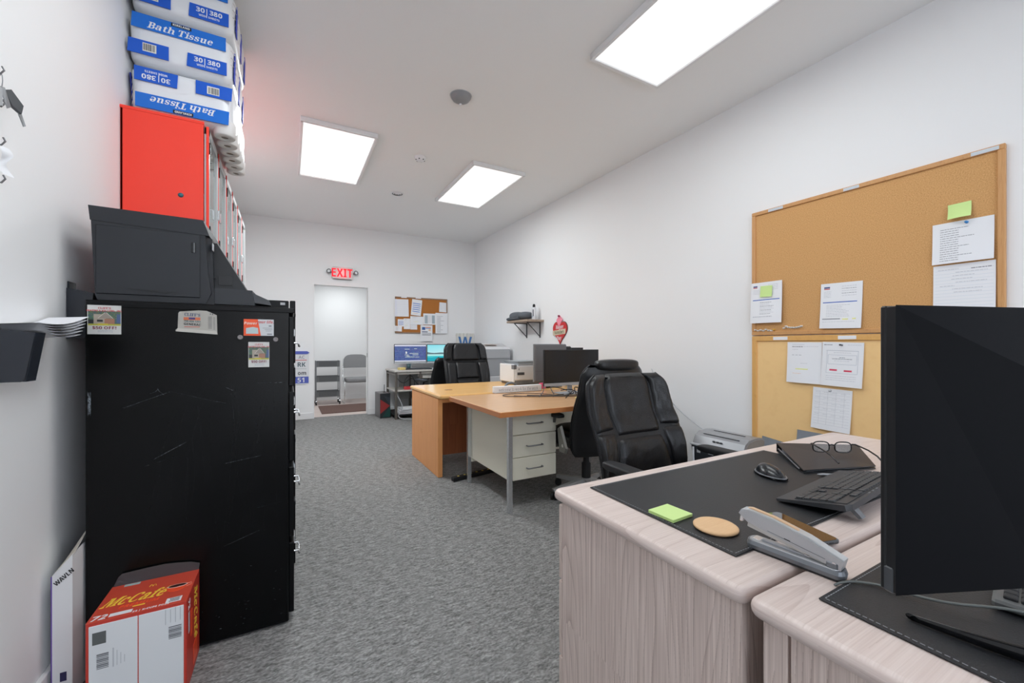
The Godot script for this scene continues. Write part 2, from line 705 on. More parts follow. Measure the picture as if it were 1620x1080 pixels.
func make_materials() -> void:
	M.wall = mat(rgb(242, 242, 243), 0.85)
	M.ceiling = mat(rgb(247, 247, 247), 0.9)
	M.trim = mat(rgb(238, 238, 239), 0.45)
	var cp := carpet_images()
	M.carpet = tri_mat(cp[0], Vector3.ONE * 1.05, 1.0, Color.WHITE, true)
	M.carpet.heightmap_enabled = true
	M.carpet.heightmap_texture = cp[0]
	M.carpet.heightmap_scale = 0.5
	M.glow = StandardMaterial3D.new()
	M.glow.albedo_color = Color(0.9, 0.9, 0.9)
	M.glow.emission_enabled = true
	M.glow.emission = Color.WHITE
	M.glow.emission_energy_multiplier = 0.75
	M.white = mat(rgb(236, 237, 240), 0.4)
	M.paper = mat(rgb(240, 241, 245), 0.8)
	M.black = mat(rgb(22, 23, 26), 0.4)
	M.black_soft = mat(rgb(30, 31, 34), 0.6)
	M.black_gloss = mat(rgb(12, 13, 16), 0.12)
	M.enamel = mat(rgb(10, 11, 13), 0.32).duplicate()
	M.enamel.metallic_specular = 0.3
	M.chrome = mat(rgb(222, 224, 227), 0.26, 0.85)
	M.steel = mat(rgb(150, 152, 156), 0.35, 1.0)
	M.silver = mat(rgb(176, 178, 182), 0.4, 0.3)
	M.grey = mat(rgb(120, 122, 126), 0.5)
	M.dark_grey = mat(rgb(72, 74, 78), 0.5)
	M.pale_grey = mat(rgb(190, 192, 196), 0.5)
	M.red = mat(rgb(252, 66, 48), 0.38)
	M.blue = mat(rgb(22, 92, 206), 0.35)
	M.navy = mat(rgb(40, 66, 190), 0.4)
	M.cream = mat(rgb(244, 240, 222), 0.4)
	M.cork = tri_mat(speckle(512, [rgb(168, 118, 72), rgb(208, 158, 102), rgb(216, 166, 110), rgb(232, 188, 134)], 0.11, 21), Vector3.ONE * 2.4, 0.95)
	M.far_cork = tri_mat(speckle(256, [rgb(170, 104, 46), rgb(196, 130, 66)], 0.11, 22), Vector3.ONE * 2.4, 0.95)
	M.hardboard = tri_mat(speckle(512, [rgb(247, 204, 142), rgb(251, 210, 148), rgb(249, 206, 145)], 0.014, 24), Vector3.ONE * 1.2, 0.7)
	M.oak = tri_mat(wood(768, 768, rgb(238, 221, 212), rgb(140, 116, 106), 24.0, 41, false, 1.0), Vector3(1.7, 1.0, 1.7), 0.55)
	M.oak_top = tri_mat(wood(768, 768, rgb(230, 214, 207), rgb(176, 152, 144), 16.0, 51, true, 0.8), Vector3(0.9, 1.5, 1.5), 0.36)
	M.oak_edge = mat(rgb(176, 156, 146), 0.5)
	M.honey = tri_mat(wood(256, 512, rgb(250, 178, 114), rgb(216, 136, 76), 9.0, 61, false, 0.8), Vector3(1.4, 0.8, 1.4), 0.4)
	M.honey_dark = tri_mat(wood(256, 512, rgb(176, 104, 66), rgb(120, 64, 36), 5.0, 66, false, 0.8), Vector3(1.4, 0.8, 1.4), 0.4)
	M.honey_top = tri_mat(wood(512, 256, rgb(240, 192, 126), rgb(212, 154, 86), 9.0, 71, true, 0.7), Vector3(0.7, 1.2, 1.2), 0.25)
	M.tan_top = tri_mat(wood(512, 256, rgb(228, 182, 136), rgb(198, 146, 102), 9.0, 81, true, 0.6), Vector3(0.7, 1.2, 1.2), 0.22)
	M.frame_wood = tri_mat(wood(256, 256, rgb(214, 162, 106), rgb(180, 124, 74), 4.0, 91, false, 0.8), Vector3.ONE * 3.0, 0.5)
	M.frame_wood_yellow = tri_mat(wood(256, 256, rgb(232, 180, 108), rgb(206, 148, 78), 4.0, 92, false, 0.8), Vector3.ONE * 3.0, 0.5)
	M.leather = mat(rgb(11, 12, 16), 0.34).duplicate()
	var ln := NoiseTexture2D.new()
	ln.width = 256
	ln.height = 256
	ln.seamless = true
	ln.noise = noise(0.06, 3, 33)
	M.leather.heightmap_enabled = true
	M.leather.heightmap_texture = ln
	M.leather.heightmap_scale = 0.12
	M.leather.uv1_triplanar = true
	M.leather.uv1_scale = Vector3.ONE * 9.0
	M.mat_leather = M.leather.duplicate()
	M.mat_leather.albedo_color = rgb(26, 27, 31)
	M.mat_leather.roughness = 0.5
	M.mat_leather.uv1_scale = Vector3.ONE * 14.0
	M.mat_leather.heightmap_scale = 0.05
	M.fabric_grey = tri_mat(speckle(256, [rgb(120, 120, 122), rgb(160, 160, 162)], 0.12, 27), Vector3.ONE * 4.0, 0.95)
	M.note = mat(rgb(212, 240, 158), 0.8)
	M.note_page = mat(rgb(198, 230, 140), 0.8)
	M.bag = mat(rgb(234, 236, 240), 0.28)
	M.ink = mat(rgb(52, 54, 60), 0.7)
	M.scratch = mat(rgb(120, 122, 126), 0.8)


func build_room() -> void:
	var s := Shape.new()
	s.box(Vector3(1.3, -0.05, -2.6), Vector3(4.6, 0.1, 9.9))
	struct("floor", s, M.carpet)
	struct("ceiling", bx(Vector3(1.3, 3.228, -2.6), Vector3(4.6, 0.1, 9.9)), M.ceiling)
	struct("wall_left", bx(Vector3(-0.77, 1.589, -2.6), Vector3(0.1, 3.178, 9.9)), M.wall)
	s = Shape.new()
	var x0 := right_wall_x(-7.5)
	var x1 := right_wall_x(2.35)
	s.hull([Vector3(x0, 0, -7.5), Vector3(x1, 0, 2.35), Vector3(3.55, 0, 2.35), Vector3(3.55, 0, -7.5)],
		[Vector3(x0, 3.178, -7.5), Vector3(x1, 3.178, 2.35), Vector3(3.55, 3.178, 2.35), Vector3(3.55, 3.178, -7.5)])
	struct("wall_right", s, M.wall)
	# far wall with the doorway
	s = Shape.new()
	s.box(Vector3(-0.184, 1.589, -7.41), Vector3(1.072, 3.178, 0.12))
	s.box(Vector3(2.2, 1.589, -7.41), Vector3(1.99, 3.178, 0.12))
	s.box(Vector3(0.7785, 2.684, -7.41), Vector3(0.853, 0.988, 0.12))
	struct("wall_far", s, M.wall)
	# doorway lining
	s = Shape.new()
	s.box(Vector3(0.357, 1.095, -7.41), Vector3(0.012, 2.19, 0.13), 0.002)
	s.box(Vector3(1.2, 1.095, -7.41), Vector3(0.012, 2.19, 0.13), 0.002)
	s.box(Vector3(0.7785, 2.184, -7.41), Vector3(0.831, 0.012, 0.13), 0.002)
	var dr := struct("door_1", s, M.trim)
	part("strike_plate", Vector3(1.191, 1.02, -7.41), Vector3(0.006, 0.07, 0.03), 0.001, M.steel, dr)
	part("door_stop", Vector3(1.186, 1.08, -7.43), Vector3(0.014, 2.15, 0.02), 0.002, M.trim, dr)
	# baseboards
	struct("baseboard_far", bx(Vector3(0.09, 0.05, -7.342), Vector3(0.51, 0.1, 0.016), 0.003), M.trim)
	struct("baseboard_far", bx(Vector3(2.2, 0.05, -7.342), Vector3(1.98, 0.1, 0.016), 0.003), M.trim)
	struct("baseboard_left", bx(Vector3(-0.712, 0.05, -2.6), Vector3(0.016, 0.1, 9.5), 0.003), M.trim)
	var rb := struct("baseboard_right", bx(Vector3.ZERO, Vector3(0.016, 0.1, 9.4), 0.003), M.trim)
	rb.position = Vector3(right_wall_x(-2.6) - 0.007, 0.05, -2.6)
	rb.rotation.y = 0.0115
	# back wall behind the camera, with the shop front that daylight comes through
	s = Shape.new()
	s.box(Vector3(-0.62, 1.589, 2.29), Vector3(0.2, 3.178, 0.12))
	s.box(Vector3(3.2, 1.589, 2.29), Vector3(0.3, 3.178, 0.12))
	s.box(Vector3(1.265, 0.08, 2.29), Vector3(3.57, 0.16, 0.12))
	s.box(Vector3(1.265, 3.109, 2.29), Vector3(3.57, 0.138, 0.12))
	struct("wall_back", s, M.wall)
	s = Shape.new()
	for x: float in [-0.495, 0.67, 1.86, 3.025]:
		s.box(Vector3(x, 1.6, 2.29), Vector3(0.05, 2.88, 0.06), 0.005)
	for y: float in [0.185, 3.015]:
		s.box(Vector3(1.265, y, 2.29), Vector3(3.57, 0.05, 0.06), 0.005)
	var w := struct("window_1", s, M.trim)
	var gl := StandardMaterial3D.new()
	gl.albedo_color = Color(0.95, 0.98, 0.97, 0.05)
	gl.transparency = BaseMaterial3D.TRANSPARENCY_ALPHA
	gl.roughness = 0.02
	for x: float in [0.0875, 1.265, 2.4425]:
		part("pane", Vector3(x, 1.6, 2.29), Vector3(1.14, 2.78, 0.006), 0.0, gl, w)
	struct("ground", bx(Vector3(1.3, -0.16, 9.4), Vector3(30, 0.1, 14)), mat(rgb(226, 224, 220), 0.9))
	# the room behind the doorway
	var hall := tri_mat(wood(256, 256, rgb(216, 202, 196), rgb(188, 168, 162), 3.0, 101, true, 0.8), Vector3.ONE * 0.8, 0.5)
	struct("floor_hall", bx(Vector3(0.95, -0.049, -8.62), Vector3(2.9, 0.1, 2.3)), hall)
	struct("ceiling_hall", bx(Vector3(0.95, 2.65, -8.62), Vector3(2.9, 0.1, 2.3)), M.ceiling)
	struct("wall_hall_left", bx(Vector3(-0.45, 1.3, -8.62), Vector3(0.1, 2.6, 2.3)), M.wall)
	struct("wall_hall_right", bx(Vector3(2.35, 1.3, -8.62), Vector3(0.1, 2.6, 2.3)), M.wall)
	struct("wall_hall_back", bx(Vector3(0.95, 1.3, -9.72), Vector3(2.9, 2.6, 0.1)), M.wall)
	struct("baseboard_hall", bx(Vector3(0.95, 0.055, -9.662), Vector3(2.7, 0.11, 0.016), 0.003), M.trim)


func build_ceiling_things() -> void:
	var spots := [[0.413, -4.62, "white ceiling light panel on the far left, nearest the doorway side"], [2.064, -4.69, "white ceiling light panel at the far right, slanting towards the corner"],
		[2.13, -1.54, "big white ceiling light panel cut by the top edge of the photo"], [0.413, -1.54, "white ceiling light panel overhead, out of view above the red cabinet"]]
	for p: Array in spots:
		ceiling_panel(Vector3(p[0], 3.178, p[1]), p[2])
	ceiling_panel(Vector3(0.95, 2.6, -8.6), "white ceiling light panel in the small room behind the doorway")
	# round grey loudspeaker-like detector
	var d := thing("motion_detector", "round grey domed sensor in the middle of the ceiling", "sensor", Vector3(1.205, 3.178, -3.05))
	var s := Shape.new()
	s.lathe([Vector2(0.0, -0.045), Vector2(0.04, -0.043), Vector2(0.068, -0.03), Vector2(0.078, -0.012), Vector2(0.082, 0)], Vector3.ZERO, 32)
	obj("dome", s, mat(rgb(150, 150, 152), 0.5), d)
	s = Shape.new()
	s.lathe([Vector2(0.0, -0.014), Vector2(0.01, -0.011), Vector2(0.013, 0)], Vector3(0.0, 0, 0), 16)
	obj("lens", s, M.white, d, Vector3(0.01, -0.038, -0.035))
	s = Shape.new()
	s.lathe([Vector2(0.086, -0.004), Vector2(0.088, 0)], Vector3.ZERO, 32)
	obj("rim", s, M.pale_grey, d)
	d = thing("smoke_detector", "small white smoke detector between the two far light panels", "detector", Vector3(1.22, 3.178, -4.25))
	s = Shape.new()
	s.lathe([Vector2(0.0, -0.04), Vector2(0.035, -0.04), Vector2(0.045, -0.03), Vector2(0.058, -0.012), Vector2(0.06, 0)], Vector3.ZERO, 28)
	obj("body", s, M.white, d)
	for k in 6:
		var a := TAU * k / 6
		part("slot", Vector3(cos(a) * 0.043, -0.031, sin(a) * 0.043), Vector3(0.012, 0.008, 0.012), 0.001, M.dark_grey, d)
	d = thing("ceiling_vent", "small round ceiling vent with dark rings, nearest the doorway", "vent", Vector3(1.245, 3.178, -5.4))
	for k in 3:
		s = Shape.new()
		var r := 0.028 + 0.025 * k
		s.lathe([Vector2(r - 0.012, -0.022 + 0.006 * k), Vector2(r, -0.014 + 0.005 * k), Vector2(r + 0.003, -0.01 + 0.005 * k)], Vector3.ZERO, 28)
		obj("ring", s, M.white, d)
	s = Shape.new()
	s.lathe([Vector2(0.0, -0.003), Vector2(0.074, -0.002), Vector2(0.076, 0)], Vector3.ZERO, 28)
	obj("throat", s, M.dark_grey, d)


func ceiling_panel(at: Vector3, label: String) -> void:
	var t := thing("ceiling_light", label, "ceiling light", at, 0.0)
	var s := Shape.new()
	for sx: float in [-1.0, 1.0]:
		s.box(Vector3(sx * 0.3125, -0.022, 0), Vector3(0.025, 0.044, 1.275), 0.003)
		s.box(Vector3(0, -0.022, sx * 0.6375), Vector3(0.65, 0.044, 0.025), 0.003)
	obj("frame", s, M.trim, t)
	part("diffuser", Vector3(0, -0.025, 0), Vector3(0.6, 0.01, 1.25), 0.0, M.glow, t)


# ---------------------------------------------------------------- left side
func build_left_side() -> void:
	# black filing cabinets along the left wall, drawers facing the aisle
	var c := thing("filing_cabinet", "tall scuffed black filing cabinet nearest the camera, printer on top", "filing cabinet", Vector3(-0.3, 0, -1.989))
	var side := Shape.new()
	side.quad(Vector3(-0.33, 0.02, 0), Vector3(0.29, 0.02, 0), Vector3(0.3, 1.345, 0), Vector3(-0.33, 1.352, 0))
	var sm := tex_mat(scuffed_black(), 0.26)
	sm.metallic_specular = 0.3
	var body := bx(Vector3(-0.015, 0.68, -0.23), Vector3(0.63, 1.345, 0.456), 0.004)
	obj("body", body, M.enamel, c)
	obj("side_panel", side, sm, c, Vector3(0, 0, 0.0008))
	part("top_lip", Vector3(-0.005, 1.338, -0.228), Vector3(0.652, 0.022, 0.462), 0.003, M.enamel, c)
	for k in 4:
		var y := 0.19 + 0.325 * k
		var d := part("drawer", Vector3(0.31, y, -0.228), Vector3(0.02, 0.3, 0.436), 0.003, M.enamel, c)
		var h := Shape.new()
		h.tube([Vector3(0.008, 0.035, -0.045), Vector3(0.03, 0.035, -0.045), Vector3(0.034, 0.02, -0.045), Vector3(0.034, 0.02, 0.045), Vector3(0.03, 0.035, 0.045), Vector3(0.008, 0.035, 0.045)], 0.004, 8)
		obj("handle", h, M.chrome, d)
		part("label_holder", Vector3(0.012, 0.085, 0), Vector3(0.004, 0.035, 0.08), 0.001, M.chrome, d)
		part("card", Vector3(0.0142, 0.085, 0), Vector3(0.001, 0.026, 0.07), 0.0, M.paper, d)
	# the next cabinets of the row
	var labels := ["second black filing cabinet of the row, a little taller, behind the nearest one", "third black filing cabinet of the row, below the middle red doors", "fourth black filing cabinet of the row, farthest along the left wall"]
	for i in 3:
		var t := thing("filing_cabinet", labels[i], "filing cabinet", Vector3(-0.3 if i == 0 else -0.335, 0, -2.458 - i * 0.4))
		var hh := 1.425 if i == 0 else 1.345
		part("body", Vector3(-0.015, hh / 2, -0.19), Vector3(0.63, hh, 0.376), 0.004, M.enamel, t)
		for k in 4:
			var dh := hh / 4 - 0.012
			var d := part("drawer", Vector3(0.318, 0.02 + dh / 2 + (hh / 4) * k, -0.19), Vector3(0.026, dh - 0.012, 0.364), 0.003, M.enamel, t)
			var h := Shape.new()
			h.tube([Vector3(0.008, 0.035, -0.045), Vector3(0.03, 0.035, -0.045), Vector3(0.034, 0.02, -0.045), Vector3(0.034, 0.02, 0.045), Vector3(0.03, 0.035, 0.045), Vector3(0.008, 0.035, 0.045)], 0.004, 8)
			if i > 0:
				obj("handle", h, M.chrome, d)
			else:
				part("thumb_latch", Vector3(0.014, 0.1, 0), Vector3(0.004, 0.016, 0.05), 0.001, M.black_soft, d)
		if i == 0:
			part("label_sticker", Vector3(0.272, 1.408, 0.0005), Vector3(0.022, 0.013, 0.002), 0.0, M.pale_grey, t)
	magnets()
	printer_left()
	red_cabinets()
	tissue_packs()
	wall_pockets()
	keys_and_hooks()
	floor_box()


func magnets() -> void:
	var fl := tex_mat(flyer(), 0.35)
	var z := -1.9865
	var back := mat(rgb(60, 60, 60), 0.6)
	var red_ink := mat(rgb(190, 40, 52), 0.6)
	var maroon := mat(rgb(120, 30, 60), 0.6)
	var spots := [[-0.58, 1.2815, 0.09, 0.104, "coupon magnet with a house picture at the cabinet's upper left corner"], [-0.1085, 1.1515, 0.074, 0.104, "smaller house picture coupon magnet below the orange and white one"]]
	for p: Array in spots:
		var t := thing("coupon_magnet", p[4], "magnet", Vector3(p[0], p[1], z))
		part("backing", Vector3.ZERO, Vector3(p[2], p[3], 0.0015), 0.0, back, t)
		var s := Shape.new()
		s.quad(Vector3(-p[2] / 2, -p[3] / 2, 0), Vector3(p[2] / 2, -p[3] / 2, 0), Vector3(p[2] / 2, p[3] / 2, 0), Vector3(-p[2] / 2, p[3] / 2, 0))
		obj("printed_face", s, fl, t, Vector3(0, 0, 0.001))
		var q: float = p[2] / 0.09
		text("lettering", "CLIFF'S", 0.0065, red_ink, t, Vector3(0, 0.0415, 0.0012), Basis(), 0, q, "Droid Serif")
		text("lettering", "HEATING & AIR COND., INC.", 0.0058, red_ink, t, Vector3(0, 0.0325, 0.0012), Basis(), 0, q * 0.88)
		text("lettering", "$50 OFF!", 0.0105, maroon, t, Vector3(0, -0.029, 0.0012), Basis(), 0, q * 1.1)
	# generator-shaped magnet
	var g := thing("generator_magnet", "cream magnet cut in the shape of a generator box", "magnet", Vector3(-0.3135, 1.2795, z))
	var poly := PackedVector2Array([Vector2(-0.066, -0.036), Vector2(0.065, -0.047), Vector2(0.064, -0.036), Vector2(0.0625, 0.03), Vector2(0.03, 0.046), Vector2(0.005, 0.047), Vector2(-0.054, 0.04), Vector2(-0.058, 0.034), Vector2(-0.06, -0.024), Vector2(-0.066, -0.03)])
	var s := Shape.new()
	s.prism(poly, 0.0022, Transform3D(Basis(), Vector3(0, 0, -0.0006)))
	obj("body", s, mat(rgb(176, 172, 164), 0.5), g)
	s = Shape.new()
	s.prism(PackedVector2Array([Vector2(-0.064, -0.036), Vector2(0.064, -0.046), Vector2(0.0605, -0.033), Vector2(-0.06, -0.024)]), 0.001, Transform3D(Basis(), Vector3(0, 0, 0.0014)))
	obj("plinth", s, mat(rgb(196, 192, 184), 0.5), g)
	text("lettering", "CLIFF'S", 0.0105, mat(rgb(46, 70, 110), 0.6), g, Vector3(-0.015, 0.0285, 0.002), Basis(Vector3(0, 0, 1), -0.05), 0, 0.9, "Droid Serif")
	part("print_block", Vector3(-0.016, 0.0135, 0.0018), Vector3(0.052, 0.011, 0.0008), 0.0, mat(rgb(206, 110, 74), 0.6), g)
	part("print_block", Vector3(-0.016, 0.0145, 0.0022), Vector3(0.02, 0.007, 0.0006), 0.0, mat(rgb(60, 60, 120), 0.6), g)
	text("lettering", "708-424-1311", 0.0065, mat(rgb(60, 90, 90), 0.6), g, Vector3(-0.015, 0.0035, 0.002), Basis(Vector3(0, 0, 1), -0.05), 0, 0.95)
	text("lettering", "GENERAC", 0.0085, M.black, g, Vector3(-0.015, -0.0085, 0.002), Basis(Vector3(0, 0, 1), -0.06), 0, 1.0)
	part("red_rule", Vector3(-0.016, -0.018, 0.0018), Vector3(0.048, 0.0025, 0.0006), 0.0, mat(rgb(190, 90, 70), 0.6), g)
	for k in 9:
		part("louvre", Vector3(0.041, 0.022 - 0.0055 * k, 0.0018), Vector3(0.012, 0.0016, 0.001), 0.0, M.dark_grey, g)
		part("louvre", Vector3(0.054, 0.019 - 0.0055 * k, 0.0018), Vector3(0.005, 0.0016, 0.001), 0.0, M.dark_grey, g)
	part("hook_hole", Vector3(0.042, 0.034, 0.0018), Vector3(0.003, 0.005, 0.001), 0.0, M.dark_grey, g)
	part("hook_hole", Vector3(0.049, 0.033, 0.0018), Vector3(0.003, 0.005, 0.001), 0.0, M.dark_grey, g)
	# orange and white card
	var o := thing("card_magnet", "orange and white card held on the cabinet by two round magnets", "magnet", Vector3(-0.1085, 1.2635, z))
	part("backing", Vector3.ZERO, Vector3(0.106, 0.068, 0.0015), 0.0, mat(rgb(206, 208, 210), 0.4), o)
	s = Shape.new()
	s.prism(PackedVector2Array([Vector2(-0.053, -0.034), Vector2(0.007, -0.034), Vector2(-0.004, 0.034), Vector2(-0.053, 0.034)]), 0.0005, Transform3D(Basis(), Vector3(0, 0, 0.0008)))
	obj("orange_field", s, mat(rgb(240, 84, 30), 0.4), o)
	s = Shape.new()
	s.prism(PackedVector2Array([Vector2(-0.045, -0.026), Vector2(-0.002, -0.026), Vector2(-0.003, -0.002), Vector2(-0.02, 0.002), Vector2(-0.045, -0.003)]), 0.0006, Transform3D(Basis(), Vector3(0, 0, 0.0012)))
	obj("generator_picture", s, mat(rgb(186, 200, 202), 0.4), o)
	text("lettering", "Power", 0.011, mat(rgb(240, 214, 200), 0.5), o, Vector3(-0.029, 0.017, 0.0014), Basis(), 0.15, 1.0)
	text("lettering", "your life.", 0.011, mat(rgb(200, 60, 60), 0.5), o, Vector3(0.023, 0.023, 0.0012), Basis(), 0.15, 0.95)
	for k: Array in [[0.04, 0.007, 0.01, 0.005], [0.03, -0.002, 0.035, 0.0015], [0.034, -0.008, 0.028, 0.0015], [0.034, -0.014, 0.02, 0.0012], [0.038, -0.027, 0.018, 0.004]]:
		part("print_line", Vector3(k[0], k[1], 0.001), Vector3(k[2], k[3], 0.0006), 0.0, M.grey, o)
	var n := 0
	for p: Array in [[-0.1735, 1.2225, "round grey button magnet at the left end of the orange card"], [-0.0485, 1.2145, "round grey button magnet at the right end of the orange card"]]:
		s = Shape.new()
		s.lathe([Vector2(0.0095, 0), Vector2(0.0095, 0.003), Vector2(0.008, 0.0045), Vector2(0.004, 0.0045), Vector2(0.0035, 0.0038), Vector2(0, 0.0038)], Vector3.ZERO, 20)
		var b := single("button_magnet", s, mat(rgb(140, 134, 134), 0.5), p[2], "magnet", Vector3(p[0], p[1], -1.988))
		b.rotation.x = PI / 2
		n += 1


func printer_left() -> void:
	# black laser printer; its front and paper tray look towards the aisle
	var t := thing("laser_printer", "black laser printer on top of the nearest black filing cabinet", "printer", Vector3(-0.47, 1.358, -2.25))
	var m := mat(rgb(31, 34, 40), 0.5)
	var md := mat(rgb(20, 22, 26), 0.45)
	var s := Shape.new()
	var zf := 0.2
	var zb := -0.2
	var prof := PackedVector2Array([Vector2(-0.148, 0.0), Vector2(0.175, 0.0), Vector2(0.192, 0.045), Vector2(0.182, 0.12), Vector2(0.172, 0.285), Vector2(-0.166, 0.297), Vector2(-0.155, 0.02)])
	s.prism(prof, zf - zb, Transform3D(Basis(), Vector3(0, 0, zb)))
	obj("body", s, m, t)
	# bevelled front column at the right of the side
	s = Shape.new()
	s.hull([Vector3(0.165, 0.0, 0.198), Vector3(0.2, 0.0, 0.175), Vector3(0.2, 0.0, -0.19), Vector3(0.165, 0, -0.198)],
		[Vector3(0.165, 0.275, 0.198), Vector3(0.192, 0.27, 0.175), Vector3(0.192, 0.27, -0.19), Vector3(0.165, 0.275, -0.198)])
	obj("front_frame", s, m, t)
	# top lid with a rounded rim
	s = Shape.new()
	s.hull([Vector3(-0.168, 0.292, 0.202), Vector3(0.186, 0.277, 0.202), Vector3(0.186, 0.277, -0.2), Vector3(-0.168, 0.292, -0.2)],
		[Vector3(-0.173, 0.345, 0.202), Vector3(0.166, 0.338, 0.202), Vector3(0.166, 0.338, -0.2), Vector3(-0.173, 0.345, -0.2)])
	obj("lid", s, m, t)
	part("side_cover", Vector3(0.002, 0.15, 0.201), Vector3(0.31, 0.255, 0.006), 0.003, m, t)
	part("side_latch", Vector3(0.135, 0.222, 0.205), Vector3(0.014, 0.042, 0.006), 0.002, md, t)
	part("latch_edge", Vector3(0.138, 0.222, 0.2085), Vector3(0.004, 0.04, 0.003), 0.001, M.grey, t)
	s = Shape.new()
	s.hull([Vector3(-0.065, 0.048, 0.204), Vector3(0.08, 0.044, 0.204), Vector3(0.05, 0.034, 0.204)], [Vector3(-0.065, 0.048, 0.207), Vector3(0.08, 0.044, 0.207), Vector3(0.05, 0.034, 0.207)])
	obj("hand_grip", s, md, t)
	# output opening and slanted front cover
	s = Shape.new()
	s.hull([Vector3(0.19, 0.07, 0.15), Vector3(0.31, 0.07, 0.15), Vector3(0.31, 0.07, -0.17), Vector3(0.19, 0.07, -0.17)],
		[Vector3(0.19, 0.26, 0.15), Vector3(0.205, 0.26, 0.15), Vector3(0.205, 0.26, -0.17), Vector3(0.19, 0.26, -0.17)])
	obj("front_cover", s, md, t)
	part("paper_opening", Vector3(0.235, 0.105, 0.151), Vector3(0.05, 0.04, 0.004), 0.001, M.black, t)
	s = Shape.new()
	s.hull([Vector3(0.18, 0.005, 0.165), Vector3(0.34, 0.005, 0.15), Vector3(0.35, 0.005, -0.16), Vector3(0.18, 0.005, -0.18)],
		[Vector3(0.18, 0.072, 0.165), Vector3(0.33, 0.07, 0.15), Vector3(0.34, 0.07, -0.16), Vector3(0.18, 0.072, -0.18)])
	obj("paper_tray", s, m, t)
	s = Shape.new()
	s.hull([Vector3(0.32, 0.02, 0.14), Vector3(0.4, 0.012, 0.11), Vector3(0.4, 0.012, -0.13), Vector3(0.32, 0.02, -0.15)],
		[Vector3(0.32, 0.066, 0.14), Vector3(0.392, 0.034, 0.11), Vector3(0.392, 0.034, -0.13), Vector3(0.32, 0.066, -0.15)])
	obj("tray_handle", s, M.dark_grey, t)
	part("badge", Vector3(0.196, 0.235, 0.182), Vector3(0.003, 0.03, 0.03), 0.001, M.pale_grey, t)
	part("power_button", Vector3(0.2, 0.11, 0.176), Vector3(0.006, 0.008, 0.008), 0.002, M.black, t)


func red_cabinets() -> void:
	# a run of red steel wall cabinets with framed glass doors, seen along their fronts
	var zs := [-2.65, -3.35, -4.03, -4.72]
	var labels := ["red steel wall cabinet nearest the camera, its plain end panel facing us", "middle one of the three red steel wall cabinets with glass doors", "farthest of the three red steel wall cabinets, next to the doorway wall"]
	var glass := StandardMaterial3D.new()
	glass.albedo_color = Color(0.75, 0.86, 0.86, 0.25)
	glass.transparency = BaseMaterial3D.TRANSPARENCY_ALPHA
	glass.roughness = 0.05
	for i in 3:
		var L: float = zs[i] - zs[i + 1] - 0.004
		var t := thing("wall_cabinet", labels[i], "wall cabinet", Vector3(-0.556, 1.66, zs[i]))
		var s := Shape.new()
		s.box(Vector3(0, 0.35, -0.008), Vector3(0.326, 0.696, 0.016), 0.003)
		s.box(Vector3(0, 0.35, -L + 0.008), Vector3(0.326, 0.696, 0.016), 0.003)
		s.box(Vector3(0, 0.006, -L / 2), Vector3(0.326, 0.012, L), 0.003)
		s.box(Vector3(0, 0.692, -L / 2), Vector3(0.328, 0.016, L), 0.003)
		s.box(Vector3(-0.157, 0.35, -L / 2), Vector3(0.012, 0.69, L), 0.003)
		obj("carcass", s, M.red, t)
		part("top_rim", Vector3(0.001, 0.694, -0.002), Vector3(0.332, 0.016, 0.008), 0.002, M.red, t)
		part("shelf", Vector3(0, 0.35, -L / 2), Vector3(0.3, 0.014, L - 0.034), 0.002, M.pale_grey, t)
		for k in 2:
			var z0 := -0.006 - k * (L / 2 - 0.003)
			var w := L / 2 - 0.012
			var dz := z0 - w / 2 - 0.002
			var d := Shape.new()
			d.box(Vector3(0.175, 0.35, z0 - 0.022), Vector3(0.02, 0.66, 0.04), 0.003)
			d.box(Vector3(0.175, 0.35, z0 - w + 0.018), Vector3(0.02, 0.66, 0.04), 0.003)
			d.box(Vector3(0.175, 0.04, dz), Vector3(0.02, 0.04, w), 0.003)
			d.box(Vector3(0.175, 0.66, dz), Vector3(0.02, 0.04, w), 0.003)
			var o := obj("door", d, mat(rgb(196, 198, 200), 0.35), t)
			part("pane", Vector3(0.175, 0.35, dz), Vector3(0.005, 0.58, w - 0.07), 0.0, glass, o)
			part("hinge", Vector3(0.186, 0.57, z0 - 0.006), Vector3(0.014, 0.06, 0.012), 0.002, M.black, o)
			part("hinge", Vector3(0.186, 0.13, z0 - 0.006), Vector3(0.014, 0.06, 0.012), 0.002, M.black, o)
			part("knob", Vector3(0.19, 0.3, (z0 - w + 0.03) if k == 0 else z0 - 0.03), Vector3(0.012, 0.06, 0.012), 0.003, M.chrome, o)
			part("red_edge", Vector3(0.181, 0.35, z0 + 0.0015), Vector3(0.012, 0.66, 0.004), 0.001, M.red, o)
		if i == 0:
			s = Shape.new()
			s.lathe([Vector2(0, 0.005), Vector2(0.008, 0.005), Vector2(0.012, 0.001), Vector2(0.012, 0)], Vector3.ZERO, 16)
			var b := obj("plug_cap", s, mat(rgb(30, 96, 108), 0.4), t, Vector3(0.07, 0.3, 0.0))
			b.rotation.x = PI / 2


